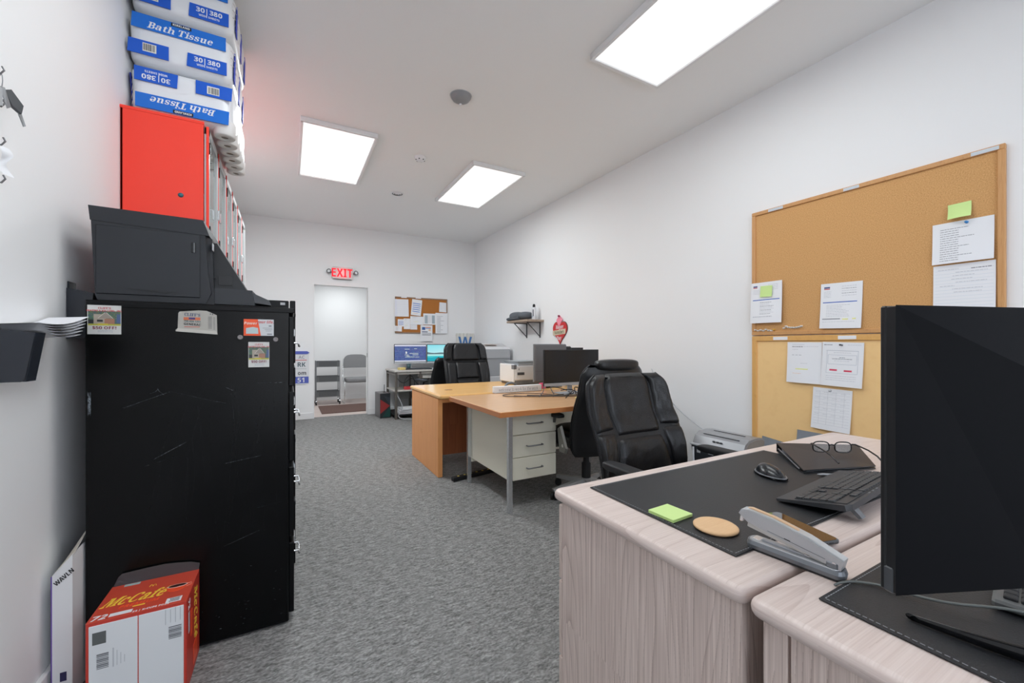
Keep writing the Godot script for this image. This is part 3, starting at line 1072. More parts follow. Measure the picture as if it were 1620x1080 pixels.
func tissue_pack(label: String) -> Node3D:
	# a plastic-wrapped block of rolls: its printed long side looks to +z
	var t := thing("tissue_pack", label, "toilet paper", Vector3.ZERO, 0.0, "wrapped packs of bath tissue stacked on the red cabinet")
	var L := 0.66
	var W := 0.44
	var H := 0.262
	var n := noise(9.0, 3, 71)
	var s := Shape.new()
	var pw := func(x: float, e: float) -> float: return signf(x) * pow(absf(x), e)
	s.grid(func(u: float, v: float) -> Vector3:
		var a := u * TAU
		var b := (v - 0.5) * PI
		var cb: float = pw.call(cos(b) if v > 0.001 and v < 0.999 else 0.0, 0.28)
		var p := Vector3(W / 2 * cb * pw.call(cos(a), 0.22), H / 2 * pw.call(sin(b), 0.3) + H / 2, -L / 2 * cb * pw.call(sin(a), 0.22))
		var q := p * Vector3(1, 1.6, 1)
		return p + Vector3(cos(a), 0.0, -sin(a)) * 0.006 * n.get_noise_3dv(q * 1.4) + Vector3(cos(a), 0, -sin(a)) * 0.004 * absf(sin(p.y / H * TAU)), 72, 30)
	obj("wrapping", s, M.bag, t)
	var z := L / 2 + 0.007
	# blue fields of the printed side
	var field := func(x0: float, x1: float, y0: float, y1: float, cut: float, m: Material) -> void:
		var sh := Shape.new()
		sh.prism(PackedVector2Array([Vector2(x0, y0), Vector2(x1, y0 - cut), Vector2(x1, y1 - cut), Vector2(x0 + 0.004, y1)]), 0.004, Transform3D(Basis(), Vector3(0, 0, z - 0.003)))
		obj("printed_field", sh, m, t)
	field.call(-0.2, 0.192, 0.163, 0.236, 0.0, mat(rgb(20, 112, 214), 0.35))
	field.call(-0.214, -0.052, 0.032, 0.102, 0.0, M.blue)
	field.call(0.022, 0.196, 0.032, 0.102, 0.0, M.blue)
	var wh: Material = M.white
	text("lettering", "Bath Tissue", 0.031, wh, t, Vector3(0.0, 0.188, z + 0.0015), Basis(), 0.3, 1.08, "Droid Serif")
	part("name_plate", Vector3(0.0, 0.225, z + 0.001), Vector3(0.084, 0.017, 0.002), 0.0, M.black, t)
	text("lettering", "KIRKLAND", 0.0105, wh, t, Vector3(0.0, 0.225, z + 0.0024), Basis(), 0, 1.0)
	text("lettering", "30|380", 0.024, wh, t, Vector3(0.11, 0.078, z + 0.0015), Basis(), 0, 1.05)
	text("lettering", "WIDE SHEETS", 0.0105, wh, t, Vector3(0.11, 0.051, z + 0.0015), Basis(), 0, 1.0)
	var bc := Shape.new()
	bc.quad(Vector3(-0.027, -0.021, 0), Vector3(0.027, -0.021, 0), Vector3(0.027, 0.021, 0), Vector3(-0.027, 0.021, 0))
	obj("barcode", bc, M.barcode, t, Vector3(-0.128, 0.07, z + 0.0016))
	# print on the end that looks to the aisle
	for k in 3:
		var e := Shape.new()
		e.box(Vector3.ZERO, Vector3(0.004, 0.18, 0.05), 0.001)
		var o := obj("end_stripe", e, M.navy, t, Vector3(W / 2 + 0.004, 0.13, 0.24 - 0.23 * k))
		o.rotation.x = -0.25
	# gathered film at the corner
	for k in 5:
		var f := Shape.new()
		f.tube([Vector3(W / 2 - 0.01, 0.04 + 0.04 * k, L / 2 - 0.03), Vector3(W / 2 + 0.004, 0.06 + 0.036 * k, L / 2 - 0.07), Vector3(W / 2 + 0.006, 0.05 + 0.04 * k, L / 2 - 0.15)], 0.0016, 5)
		obj("film_crease", f, mat(rgb(250, 251, 253), 0.1), t)
	return t


func tissue_packs() -> void:
	M.barcode = tex_mat(barcode(), 0.6)
	var x := -0.49
	var a := tissue_pack("upside-down wrapped pack of bath tissue resting on the red cabinet, lowest of three")
	a.position = Vector3(x + 0.004, 2.37 + 0.262, -3.045)
	a.rotation.z = PI
	# the rolls that bulge through the film where the pack overhangs the cabinet front
	for k in 6:
		var s := Shape.new()
		s.lathe([Vector2(0.018, 0.004), Vector2(0.02, 0), Vector2(0.046, 0.001), Vector2(0.052, 0.006), Vector2(0.053, 0.08)], Vector3.ZERO, 20)
		var o := obj("toilet_roll", s, mat(rgb(238, 236, 234), 0.8), a, Vector3(-0.172, 0.284, 0.27 - 0.108 * k))
		o.rotation.z = PI
		var c := Shape.new()
		c.lathe([Vector2(0.0, 0.006), Vector2(0.018, 0.005)], Vector3.ZERO, 14)
		obj("core", c, mat(rgb(150, 140, 130), 0.9), o)
	var b := tissue_pack("upright wrapped pack of bath tissue, the middle one of the stack of three")
	b.position = Vector3(x - 0.004, 2.632, -3.045)
	var c := tissue_pack("wrapped pack of bath tissue at the top of the stack, cut by the photo's edge")
	c.position = Vector3(x + 0.006, 2.894, -3.035)


func wall_pockets() -> void:
	# two dark wall files on the left wall
	var spots := [[Vector3(-0.72, 1.09, -1.62), 0.05, "dark wall pocket at the left edge of the photo, sheets sticking out"], [Vector3(-0.72, 1.215, -2.11), 0.06, "dark wall pocket half hidden behind the black filing cabinet"]]
	var pm := mat(rgb(40, 44, 52), 0.22)
	for i in 2:
		var p: Array = spots[i]
		var t := thing("wall_pocket", p[2], "wall file", p[0])
		var d: float = 0.108 if i == 0 else 0.075
		var h: float = 0.135 if i == 0 else 0.172
		var l: float = p[1]
		var s := Shape.new()
		s.hull([Vector3(0.002, 0, 0), Vector3(d - 0.028, 0, 0), Vector3(d - 0.02, 0.008, 0), Vector3(d, h, 0), Vector3(0.002, h + 0.015, 0)],
			[Vector3(0.002, 0, 0.006), Vector3(d - 0.028, 0, 0.006), Vector3(d - 0.02, 0.008, 0.006), Vector3(d, h, 0.006), Vector3(0.002, h + 0.015, 0.006)])
		obj("end_panel", s, pm, t, Vector3(0, 0, 0))
		var e := obj("end_panel", s, pm, t, Vector3(0, 0, -l))
		e.name = "end_panel_001"
		s = Shape.new()
		s.hull([Vector3(d - 0.026, 0, 0), Vector3(d - 0.02, 0, 0), Vector3(d, h, 0), Vector3(d - 0.006, h, 0)],
			[Vector3(d - 0.026, 0, -l), Vector3(d - 0.02, 0, -l), Vector3(d, h, -l), Vector3(d - 0.006, h, -l)])
		obj("front_panel", s, pm, t)
		part("bottom", Vector3(d / 2 - 0.012, 0.004, -l / 2), Vector3(d - 0.03, 0.008, l), 0.001, pm, t)
		part("back_panel", Vector3(0.004, h / 2 + 0.02, -l / 2), Vector3(0.004, h + 0.04, l), 0.001, pm, t)
	# sheets fanned out of the nearer pocket
	for k in 6:
		var s := Shape.new()
		var lift := 0.010 * k
		var out := 0.012 * k
		s.grid(func(u: float, v: float) -> Vector3:
			var zz := 0.03 - 0.27 * u - out * u
			var xx := 0.008 + 0.1 * v * (1.0 - 0.3 * u) + 0.03 * u * v
			var yy := 0.125 + 0.0045 * k + 0.006 * v + lift * (u * 0.8) - 0.014 * sin(u * PI) - 0.004 * u
			return Vector3(xx, yy, zz), 14, 4)
		single("sheet", s, M.paper, ["lowest white sheet fanned out of the left wall pocket", "second white sheet from the bottom of the left wall pocket's fan", "third white sheet from the bottom of the left wall pocket's fan", "third white sheet from the top of the left wall pocket's fan", "second white sheet from the top of the left wall pocket's fan", "topmost white sheet fanned out of the left wall pocket"][k], "paper", Vector3(-0.72, 1.1, -1.66), 0.0, "sheets in the left wall pocket")


func keys_and_hooks() -> void:
	var hm := mat(rgb(120, 120, 122), 0.3, 0.8)
	var spots := [[1.945, -1.645, "topmost small wire hook on the left wall, a bunch of keys hung on it"], [1.856, -1.648, "second wire hook from the top on the left wall, behind the keys"], [1.752, -1.65, "third wire hook from the top, a crumpled tag on it"], [1.648, -1.65, "lowest of the four wire hooks on the left wall"]]
	for p: Array in spots:
		var t := thing("wall_hook", p[2], "hook", Vector3(-0.72, p[0], p[1]))
		var s := Shape.new()
		s.tube([Vector3(0.003, 0.02, 0), Vector3(0.004, -0.004, 0), Vector3(0.014, -0.012, -0.004), Vector3(0.026, -0.01, -0.01), Vector3(0.032, 0.002, -0.013), Vector3(0.028, 0.012, -0.013)], 0.0022, 8)
		obj("wire", s, hm, t)
		part("plate", Vector3(0.002, 0.014, 0), Vector3(0.003, 0.026, 0.012), 0.001, hm, t)
	var k := thing("key_bunch", "bunch of keys with a dark grey fob hanging on the wall", "keys", Vector3(-0.695, 1.935, -1.655))
	var s := Shape.new()
	var ring := []
	for i in 17:
		var a := TAU * i / 16
		ring.append(Vector3(0.006 * sin(a), -0.018 + 0.02 * cos(a), 0.006 * sin(a) - 0.004))
	s.tube(ring, 0.0012, 6)
	obj("ring", s, M.steel, k)
	s = Shape.new()
	s.hull([Vector3(0.0, -0.04, -0.012), Vector3(0.006, -0.03, -0.026), Vector3(0.02, -0.06, -0.05), Vector3(0.018, -0.085, -0.046), Vector3(0.008, -0.075, -0.026)],
		[Vector3(0.006, -0.038, -0.008), Vector3(0.013, -0.028, -0.022), Vector3(0.027, -0.058, -0.046), Vector3(0.025, -0.083, -0.042), Vector3(0.015, -0.073, -0.022)])
	obj("fob", s, M.dark_grey, k)
	s = Shape.new()
	s.hull([Vector3(0.016, -0.08, -0.04), Vector3(0.02, -0.078, -0.048), Vector3(0.026, -0.112, -0.056), Vector3(0.023, -0.116, -0.052)], [Vector3(0.018, -0.08, -0.039), Vector3(0.022, -0.078, -0.047), Vector3(0.028, -0.112, -0.055), Vector3(0.025, -0.116, -0.051)])
	obj("key", s, M.steel, k)
	s = Shape.new()
	s.hull([Vector3(0.0, -0.036, 0.004), Vector3(0.006, -0.034, -0.006), Vector3(0.012, -0.08, -0.02), Vector3(0.008, -0.088, -0.012)], [Vector3(0.002, -0.036, 0.006), Vector3(0.008, -0.034, -0.004), Vector3(0.014, -0.08, -0.018), Vector3(0.01, -0.088, -0.01)])
	obj("key", s, M.steel, k)
	s = Shape.new()
	s.hull([Vector3(0.0, -0.04, 0.014), Vector3(0.004, -0.04, 0.002), Vector3(0.006, -0.09, 0.004), Vector3(0.002, -0.09, 0.016)], [Vector3(0.002, -0.04, 0.015), Vector3(0.006, -0.04, 0.003), Vector3(0.008, -0.09, 0.005), Vector3(0.004, -0.09, 0.017)])
	obj("key", s, M.silver, k)
	s = Shape.new()
	s.grid(func(u: float, v: float) -> Vector3: return Vector3(0.014 + 0.006 * sin(v * 7.0) + 0.01 * u, -0.012 - 0.075 * v, -0.012 - 0.02 * u - 0.012 * v * v + 0.006 * sin(v * 9.0 + u * 3.0)), 4, 10)
	single("paper_tag", s, M.paper, "crumpled white tag hanging from the third wall hook", "tag", Vector3(-0.712, 1.752, -1.648))


func floor_box() -> void:
	# coffee box standing on its end against the cabinet
	var t := thing("coffee_box", "red coffee carton with white end flaps on the carpet by the cabinet", "box", Vector3(-0.4315, 0, -1.8675))
	var w := 0.251
	var h := 0.318
	var d := 0.226
	var red := mat(rgb(196, 58, 44), 0.45)
	var red2 := mat(rgb(206, 74, 54), 0.45)
	var yellow := mat(rgb(250, 208, 70), 0.5)
	part("carton", Vector3(0, h / 2, 0), Vector3(w, h - 0.001, d), 0.002, red, t)
	for k: float in [-1.0, 1.0]:
		part("end_flap", Vector3(k * 0.0595, h / 2 - 0.004, d / 2), Vector3(0.1165, h - 0.012, 0.003), 0.001, mat(rgb(224, 226, 228), 0.5), t)
	part("top_panel", Vector3(0, h, 0), Vector3(w, 0.002, d), 0.0005, red2, t)
	var up := Basis(Vector3(1, 0, 0), -PI / 2)
	var ty := h + 0.0012
	text("lettering", "McCafé", 0.05, yellow, t, Vector3(-0.03, ty, 0.008), up, 0.35, 0.64, "Droid Serif")
	text("lettering", "PREMIUM", 0.016, mat(rgb(246, 90, 50), 0.5), t, Vector3(-0.012, ty, 0.052), up, 0.2, 1.0)
	text("lettering", "72", 0.026, M.white, t, Vector3(-0.1, ty, 0.092), up, 0.15, 1.0)
	part("white_label", Vector3(-0.048, ty, 0.092), Vector3(0.056, 0.001, 0.018), 0.0, M.white, t)
	part("white_label", Vector3(-0.068, ty, -0.1), Vector3(0.044, 0.001, 0.014), 0.0, mat(rgb(170, 190, 188), 0.5), t)
	part("white_label", Vector3(0.086, ty, 0.085), Vector3(0.042, 0.001, 0.03), 0.0, M.white, t)
	for k in 5:
		part("label_line", Vector3(0.088, ty + 0.0008, 0.075 + 0.005 * k), Vector3(0.03 - 0.003 * (k % 3), 0.0008, 0.002), 0.0, M.grey, t)
	text("lettering", "24 | K-CUPS PODS", 0.009, M.white, t, Vector3(0.03, ty, 0.102), up, 0, 0.9)
	part("yellow_rule", Vector3(-0.01, ty, 0.066), Vector3(0.032, 0.001, 0.006), 0.0, yellow, t)
	# arches emblem
	for k: float in [-1.0, 1.0]:
		var a := Shape.new()
		a.tube([Vector3(k * 0.0005, ty, -0.05), Vector3(k * 0.002, ty, -0.06), Vector3(k * 0.005, ty, -0.064), Vector3(k * 0.008, ty, -0.058), Vector3(k * 0.009, ty, -0.05)], 0.0011, 5)
		obj("emblem_arch", a, yellow, t)
	# printed cup
	var cup := Shape.new()
	var pts := PackedVector2Array()
	for i in 13:
		var q := PI * i / 12
		pts.append(Vector2(cos(q) * 0.03, -0.035 * sin(q)))
	cup.prism(pts, 0.001, Transform3D(up, Vector3(0.078, h + 0.001, -0.008)))
	obj("cup_print", cup, mat(rgb(240, 84, 48), 0.4), t)
	cup = Shape.new()
	pts = PackedVector2Array()
	for i in 16:
		var q := TAU * i / 16
		pts.append(Vector2(cos(q) * 0.03, 0.012 * sin(q)))
	cup.prism(pts, 0.0016, Transform3D(up, Vector3(0.078, h + 0.001, -0.01)))
	obj("cup_rim", cup, mat(rgb(226, 190, 180), 0.4), t)
	cup = Shape.new()
	pts = PackedVector2Array()
	for i in 16:
		var q := TAU * i / 16
		pts.append(Vector2(cos(q) * 0.026, 0.009 * sin(q)))
	cup.prism(pts, 0.002, Transform3D(up, Vector3(0.078, h + 0.001, -0.01)))
	obj("coffee_print", cup, mat(rgb(60, 26, 22), 0.4), t)
	cup = Shape.new()
	cup.tube([Vector3(0.104, ty, -0.012), Vector3(0.118, ty, -0.016), Vector3(0.12, ty, -0.004), Vector3(0.106, ty, 0.006)], 0.002, 5)
	obj("cup_handle", cup, mat(rgb(230, 120, 90), 0.4), t)
	# right side: the same name running down
	var rs := Basis(Vector3(0, 1, 0), PI / 2) * Basis(Vector3(0, 0, 1), -PI / 2)
	text("lettering", "McCafé", 0.05, yellow, t, Vector3(w / 2 + 0.0008, 0.195, -0.04), rs, 0.35, 0.75, "Droid Serif")
	text("lettering", "72", 0.024, M.white, t, Vector3(w / 2 + 0.0008, 0.285, 0.075), rs, 0.15, 1.0)
	part("white_label", Vector3(w / 2 + 0.0008, 0.225, 0.078), Vector3(0.001, 0.07, 0.016), 0.0, M.pale_grey, t)
	part("cup_print", Vector3(w / 2 + 0.0008, 0.06, -0.03), Vector3(0.001, 0.07, 0.07), 0.0, mat(rgb(240, 84, 48), 0.4), t)
	part("cup_print", Vector3(w / 2 + 0.0008, 0.2, 0.035), Vector3(0.001, 0.09, 0.022), 0.0, mat(rgb(240, 84, 48), 0.4), t)
	# print on the white flaps
	var fz := d / 2 + 0.002
	part("code_square", Vector3(-0.093, 0.267, fz), Vector3(0.032, 0.038, 0.001), 0.0, mat(rgb(92, 96, 96), 0.6), t)
	for side: Array in [[-0.085, 0.17, 9, 0.028], [0.095, 0.205, 8, 0.034]]:
		var yy: float = side[1]
		for k in side[2]:
			part("barcode_bar", Vector3(side[0], yy + 0.0055 * k, fz), Vector3(side[3], 0.002 + 0.0015 * ((k * 7) % 3) * 0.8, 0.001), 0.0, M.grey, t)
	for k in 4:
		part("print_line", Vector3(-0.06 + 0.009 * k, 0.195 - 0.004 * k, fz), Vector3(0.003 if k == 0 else 0.0015, 0.06 - 0.012 * k, 0.001), 0.0, M.pale_grey, t)
		part("print_line", Vector3(0.07 + 0.013 * k, 0.28 + 0.001 * k, fz), Vector3(0.002, 0.05 - 0.006 * (k % 2), 0.001), 0.0, M.pale_grey, t)
	# torn grey inner flap standing up at the back
	var fl := Shape.new()
	fl.prism(PackedVector2Array([Vector2(-0.124, 0), Vector2(0.124, 0), Vector2(0.127, 0.026), Vector2(0.1, 0.037), Vector2(0.06, 0.044), Vector2(0.02, 0.049), Vector2(-0.03, 0.048), Vector2(-0.07, 0.046), Vector2(-0.1, 0.044), Vector2(-0.11, 0.034)]), 0.003, Transform3D(Basis(), Vector3(0, h - 0.002, -d / 2)))
	obj("torn_flap", fl, mat(rgb(74, 70, 72), 0.9), t)
	# white mailer between wall and cabinet
	var e := thing("mailing_box", "slim white padded mailer standing between the wall and the black cabinet", "package", Vector3(-0.668, 0, -1.95))
	var wm := mat(rgb(226, 227, 228), 0.6)
	var s := Shape.new()
	s.hull([Vector3(-0.026, 0, 0.02), Vector3(0.024, 0, 0.02), Vector3(0.036, 0, -0.1), Vector3(-0.02, 0, -0.1)], [Vector3(-0.025, 0.42, 0.02), Vector3(0.024, 0.482, 0.02), Vector3(0.036, 0.5, -0.1), Vector3(-0.02, 0.43, -0.1)])
	obj("sleeve", s, wm, e)
	s = Shape.new()
	s.grid(func(u: float, v: float) -> Vector3: return Vector3(lerpf(-0.026, 0.03, u), lerpf(0.42, 0.485, u) + 0.035 * v * (0.3 + u), 0.021 - 0.1 * v - 0.012 * sin(v * PI)), 8, 6)
	obj("flap", s, mat(rgb(228, 222, 208), 0.7), e)
	part("purple_edge", Vector3(-0.0265, 0.21, 0.019), Vector3(0.003, 0.415, 0.003), 0.0005, mat(rgb(96, 66, 160), 0.6), e)
	text("lettering", "WAVLN", 0.014, M.black, e, Vector3(0.004, 0.41, 0.021), Basis(Vector3(0, 0, 1), 0.75), 0.2, 0.9)
	part("stamp", Vector3(0.002, 0.075, 0.0208), Vector3(0.016, 0.03, 0.001), 0.0, mat(rgb(40, 36, 80), 0.6), e)


# ---------------------------------------------------------------- far wall and the room behind
func sheet_on_wall(called: String, label: String, category: String, w: float, h: float, m: Material, at: Vector3, turn: float, tilt := 0.0, curl := 0.006, group := "") -> MeshInstance3D:
	# a pinned sheet: its top lies on the wall, its lower edge comes a little away
	var s := Shape.new()
	var f := func(u: float, v: float) -> Vector3: return Vector3((u - 0.5) * w, (v - 0.5) * h, 0.001 + curl * pow(1 - v, 2.0) + curl * 0.4 * sin(u * PI) * (1 - v))
	s.grid(f, 6, 6)
	var o := single(called, s, m, label, category, at, turn, group)
	o.basis = o.basis * Basis(Vector3(0, 0, 1), tilt)
	return o


func build_far_wall() -> void:
	# exit sign
	var e := thing("exit_sign", "grey exit sign with red letters and two lamp heads above the doorway", "sign", Vector3(0.785, 2.29, -7.35))
	var s := Shape.new()
	var poly := PackedVector2Array()
	for c: Array in [[0.135, 0.03, -PI / 2], [0.135, 0.17, 0.0], [-0.135, 0.17, PI / 2], [-0.135, 0.03, PI]]:
		for k in 5:
			var a: float = c[2] + PI / 2 * k / 4
			poly.append(Vector2(c[0] + 0.03 * cos(a), c[1] + 0.03 * sin(a)))
	s.prism(poly, 0.05)
	obj("housing", s, mat(rgb(206, 206, 206), 0.5), e)
	part("bottom_shade", Vector3(0, 0.002, 0.025), Vector3(0.28, 0.006, 0.05), 0.002, M.dark_grey, e)
	var glow := StandardMaterial3D.new()
	glow.albedo_color = rgb(236, 30, 50)
	glow.emission_enabled = true
	glow.emission = rgb(250, 60, 70)
	glow.emission_energy_multiplier = 0.5
	text("lettering", "EXIT", 0.14, glow, e, Vector3(-0.012, 0.1, 0.051), Basis(), 0, 0.82)
	text("arrow", ">", 0.05, mat(rgb(200, 120, 120), 0.6), e, Vector3(0.145, 0.1, 0.051), Basis(), 0, 0.6)
	for k: float in [-1.0, 1.0]:
		var h := Shape.new()
		h.lathe([Vector2(0, -0.02), Vector2(0.024, -0.02), Vector2(0.034, 0.0), Vector2(0.036, 0.022), Vector2(0.03, 0.022), Vector2(0.026, 0.012), Vector2(0.0, 0.01)], Vector3.ZERO, 20)
		var o := obj("lamp_head", h, M.grey, e, Vector3(k * 0.205, 0.115, 0.05))
		o.rotation.x = PI / 2 - 0.2
		o.rotation.y = k * 0.4
		h = Shape.new()
		h.lathe([Vector2(0.0, 0.018), Vector2(0.024, 0.014)], Vector3.ZERO, 16)
		obj("lens", h, M.white, o)
		part("arm", Vector3(k * 0.172, 0.105, 0.025), Vector3(0.03, 0.018, 0.018), 0.004, M.dark_grey, e)
	var el := OmniLight3D.new()
	el.name = "exit_light"
	el.light_color = Color(1, 0.2, 0.2)
	el.light_energy = 0.01
	el.light_size = 0.05
	el.omni_range = 10
	el.omni_attenuation = 2.0
	el.shadow_enabled = true
	el.position = Vector3(0.785, 2.39, -7.25)
	add_child(el)
	far_board()
	# plank picture with a blue letter
	var w := thing("plank_sign", "white plank sign with a big blue letter W near the far corner", "sign", Vector3(2.985, 1.08, -7.35))
	for k in 5:
		part("plank", Vector3(-0.146 + 0.073 * k, 0.17 + 0.003 * (k % 2), 0.012), Vector3(0.069, 0.34, 0.016 + 0.002 * (k % 2)), 0.003, mat(rgb(226, 224, 218), 0.6), w)
	part("batten", Vector3(0, 0.05, 0.003), Vector3(0.36, 0.03, 0.006), 0.0, M.frame_wood, w)
	part("batten", Vector3(0, 0.3, 0.003), Vector3(0.36, 0.03, 0.006), 0.0, M.frame_wood, w)
	text("lettering", "W", 0.2, mat(rgb(70, 120, 180), 0.6), w, Vector3(0.0, 0.17, 0.0225), Basis(), 0, 1.1)
	# company banner by the doorway
	var b := thing("hanging_banner", "white and blue lettered sign on the wall left of the doorway", "sign", Vector3(0.0, 0.56, -7.35))
	var board := Shape.new()
	board.prism(PackedVector2Array([Vector2(-0.3, 0.03), Vector2(0.22, 0.0), Vector2(0.285, 0.03), Vector2(0.285, 0.5), Vector2(0.24, 0.52), Vector2(-0.3, 0.53)]), 0.012)
	obj("board", board, mat(rgb(226, 227, 230), 0.5), b)
	part("blue_band", Vector3(-0.01, 0.075, 0.0125), Vector3(0.58, 0.105, 0.003), 0.0, mat(rgb(84, 98, 186), 0.5), b)
	var cap := Shape.new()
	cap.prism(PackedVector2Array([Vector2(-0.3, 0.49), Vector2(0.26, 0.488), Vector2(0.295, 0.51), Vector2(0.26, 0.535), Vector2(-0.3, 0.54)]), 0.02)
	obj("blue_cap", cap, mat(rgb(84, 98, 186), 0.5), b)
	text("lettering", "51", 0.075, M.white, b, Vector3(0.175, 0.072, 0.0145))
	text("lettering", "om", 0.06, M.ink, b, Vector3(0.185, 0.185, 0.0125))
	text("lettering", "RK", 0.07, mat(rgb(58, 84, 96), 0.6), b, Vector3(0.175, 0.32, 0.0125))
	part("print_line", Vector3(0.17, 0.255, 0.0125), Vector3(0.16, 0.008, 0.001), 0.0, M.pale_grey, b)
	text("lettering", "AC", 0.05, mat(rgb(150, 150, 160), 0.6), b, Vector3(0.18, 0.438, 0.0125))
	part("red_rule", Vector3(0.17, 0.392, 0.0125), Vector3(0.17, 0.012, 0.001), 0.0, mat(rgb(200, 110, 110), 0.6), b)
	# room behind the doorway
	var rug := Shape.new()
	rug.hull([Vector3(0.5, 0.002, -7.74), Vector3(1.5, 0.002, -7.74), Vector3(1.5, 0.002, -8.72), Vector3(0.5, 0.002, -8.72)], [Vector3(0.502, 0.014, -7.742), Vector3(1.498, 0.014, -7.742), Vector3(1.498, 0.014, -8.718), Vector3(0.502, 0.014, -8.718)])
	single("rug", rug, tri_mat(speckle(256, [rgb(84, 62, 56), rgb(124, 98, 90)], 0.1, 44), Vector3.ONE * 2.0, 1.0), "brown doormat rug on the pale floor just inside the doorway", "rug")
	cart()
	guest_chair()


func far_board() -> void:
	var z := -7.35
	var t := thing("cork_board", "small cork board crowded with papers on the far wall", "notice board", Vector3(2.138, 1.405, z))
	part("cork_panel", Vector3(0, 0.325, 0.008), Vector3(0.95, 0.64, 0.012), 0.0, M.far_cork, t)
	var fm := mat(rgb(150, 120, 96), 0.5)
	for k: Array in [[0.0, 0.011, 0.97, 0.022], [0.0, 0.64, 0.97, 0.022], [-0.475, 0.325, 0.022, 0.65], [0.475, 0.325, 0.022, 0.65]]:
		part("frame_rail", Vector3(k[0], k[1], 0.012), Vector3(k[2], k[3], 0.022), 0.003, fm, t)
	for x: float in [-0.33, -0.07]:
		part("label_strip", Vector3(x, 0.641, 0.024), Vector3(0.1, 0.018, 0.002), 0.0, M.paper, t)
	var pg := {}
	for k: Array in [["list", 201], ["blue_table", 202], ["columns", 203], ["ruled_blue", 204], ["calendar", 205], ["form", 206], ["letter", 207]]:
		pg[k[0]] = tex_mat(page(k[1], k[0]), 0.8)
	var rows := [
		["ruled_blue", 1.765, 1.857, 0.25, 0.31, 0.02, "blue lined sheet at the upper left of the far cork board", 0.024],
		["blue_table", 2.035, 1.875, 0.185, 0.29, -0.1, "sheet with bold blue bars pinned askew on the far cork board", 0.02],
		["form", 2.543, 1.9, 0.155, 0.18, -0.05, "small pale sheet in the top right corner of the far cork board", 0.016],
		["list", 2.505, 1.6, 0.235, 0.385, 0.0, "long listing at the right edge of the far cork board", 0.026],
		["columns", 2.29, 1.672, 0.26, 0.205, 0.01, "sheet with two grey columns in the middle of the far cork board", 0.02],
		["letter", 2.04, 1.64, 0.24, 0.15, -0.03, "white letter under the blue barred sheet on the far cork board", 0.022],
		["blue_table", 1.755, 1.59, 0.115, 0.13, 0.0, "little blue and white card at the left of the far cork board", 0.02],
		["letter", 1.86, 1.575, 0.115, 0.19, 0.0, "narrow pale slip left of centre, low on the far cork board", 0.024],
		["form", 1.985, 1.527, 0.125, 0.105, 0.0, "small white card along the lower edge of the far cork board", 0.018],
		["list", 1.705, 1.485, 0.13, 0.095, -0.06, "tiny note in the lower left corner of the far cork board", 0.025],
		["calendar", 2.218, 1.41, 0.225, 0.295, 0.0, "flyer with blue pictures hanging below the far cork board's edge", 0.028]]
	for r: Array in rows:
		sheet_on_wall("pinned_sheet", r[6], "paper", r[3], r[4], pg[r[0]], Vector3(r[1], r[2], z + r[7]), 0.0, r[5], 0.004)


func cart() -> void:
	var t := thing("utility_cart", "grey three-tier rolling cart behind the doorway", "cart", Vector3(0.69, 0, -9.08))
	var m := mat(rgb(112, 114, 116), 0.5, 0.3)
	var L := 0.43
	var W := 0.3
	for x: float in [-1.0, 1.0]:
		for z: float in [-1.0, 1.0]:
			var s := Shape.new()
			s.rod(Vector3(x * L / 2, 0.08, z * W / 2), Vector3(x * L / 2, 0.88, z * W / 2), 0.009, 10)
			obj("post", s, M.steel, t)
			s = Shape.new()
			s.rod(Vector3(-0.012, 0.038, 0), Vector3(0.012, 0.038, 0), 0.036, 18)
			obj("caster", s, M.black_soft, t, Vector3(x * L / 2, 0, z * W / 2))
			part("caster_fork", Vector3(x * L / 2, 0.072, z * W / 2), Vector3(0.034, 0.02, 0.03), 0.004, M.chrome, t)
	for y: float in [0.2, 0.5, 0.8]:
		var s := Shape.new()
		s.box(Vector3(0, 0.0, 0), Vector3(L - 0.02, 0.006, W - 0.02))
		s.box(Vector3(0, 0.055, W / 2 - 0.008), Vector3(L - 0.02, 0.11, 0.006), 0.002)
		s.box(Vector3(0, 0.055, -W / 2 + 0.008), Vector3(L - 0.02, 0.11, 0.006), 0.002)
		s.box(Vector3(L / 2 - 0.012, 0.055, 0), Vector3(0.006, 0.11, W - 0.02), 0.002)
		s.box(Vector3(-L / 2 + 0.012, 0.055, 0), Vector3(0.006, 0.11, W - 0.02), 0.002)
		var o := obj("tray", s, m, t, Vector3(0, y - 0.04, 0))
		part("inset_panel", Vector3(0, 0.055, W / 2 - 0.003), Vector3(L - 0.1, 0.085, 0.004), 0.001, mat(rgb(92, 94, 96), 0.6), o)
		var r := Shape.new()
		r.rod(Vector3(-L / 2, 0.115, W / 2), Vector3(L / 2, 0.115, W / 2), 0.006, 8)
		obj("rim_rail", r, M.dark_grey, o)


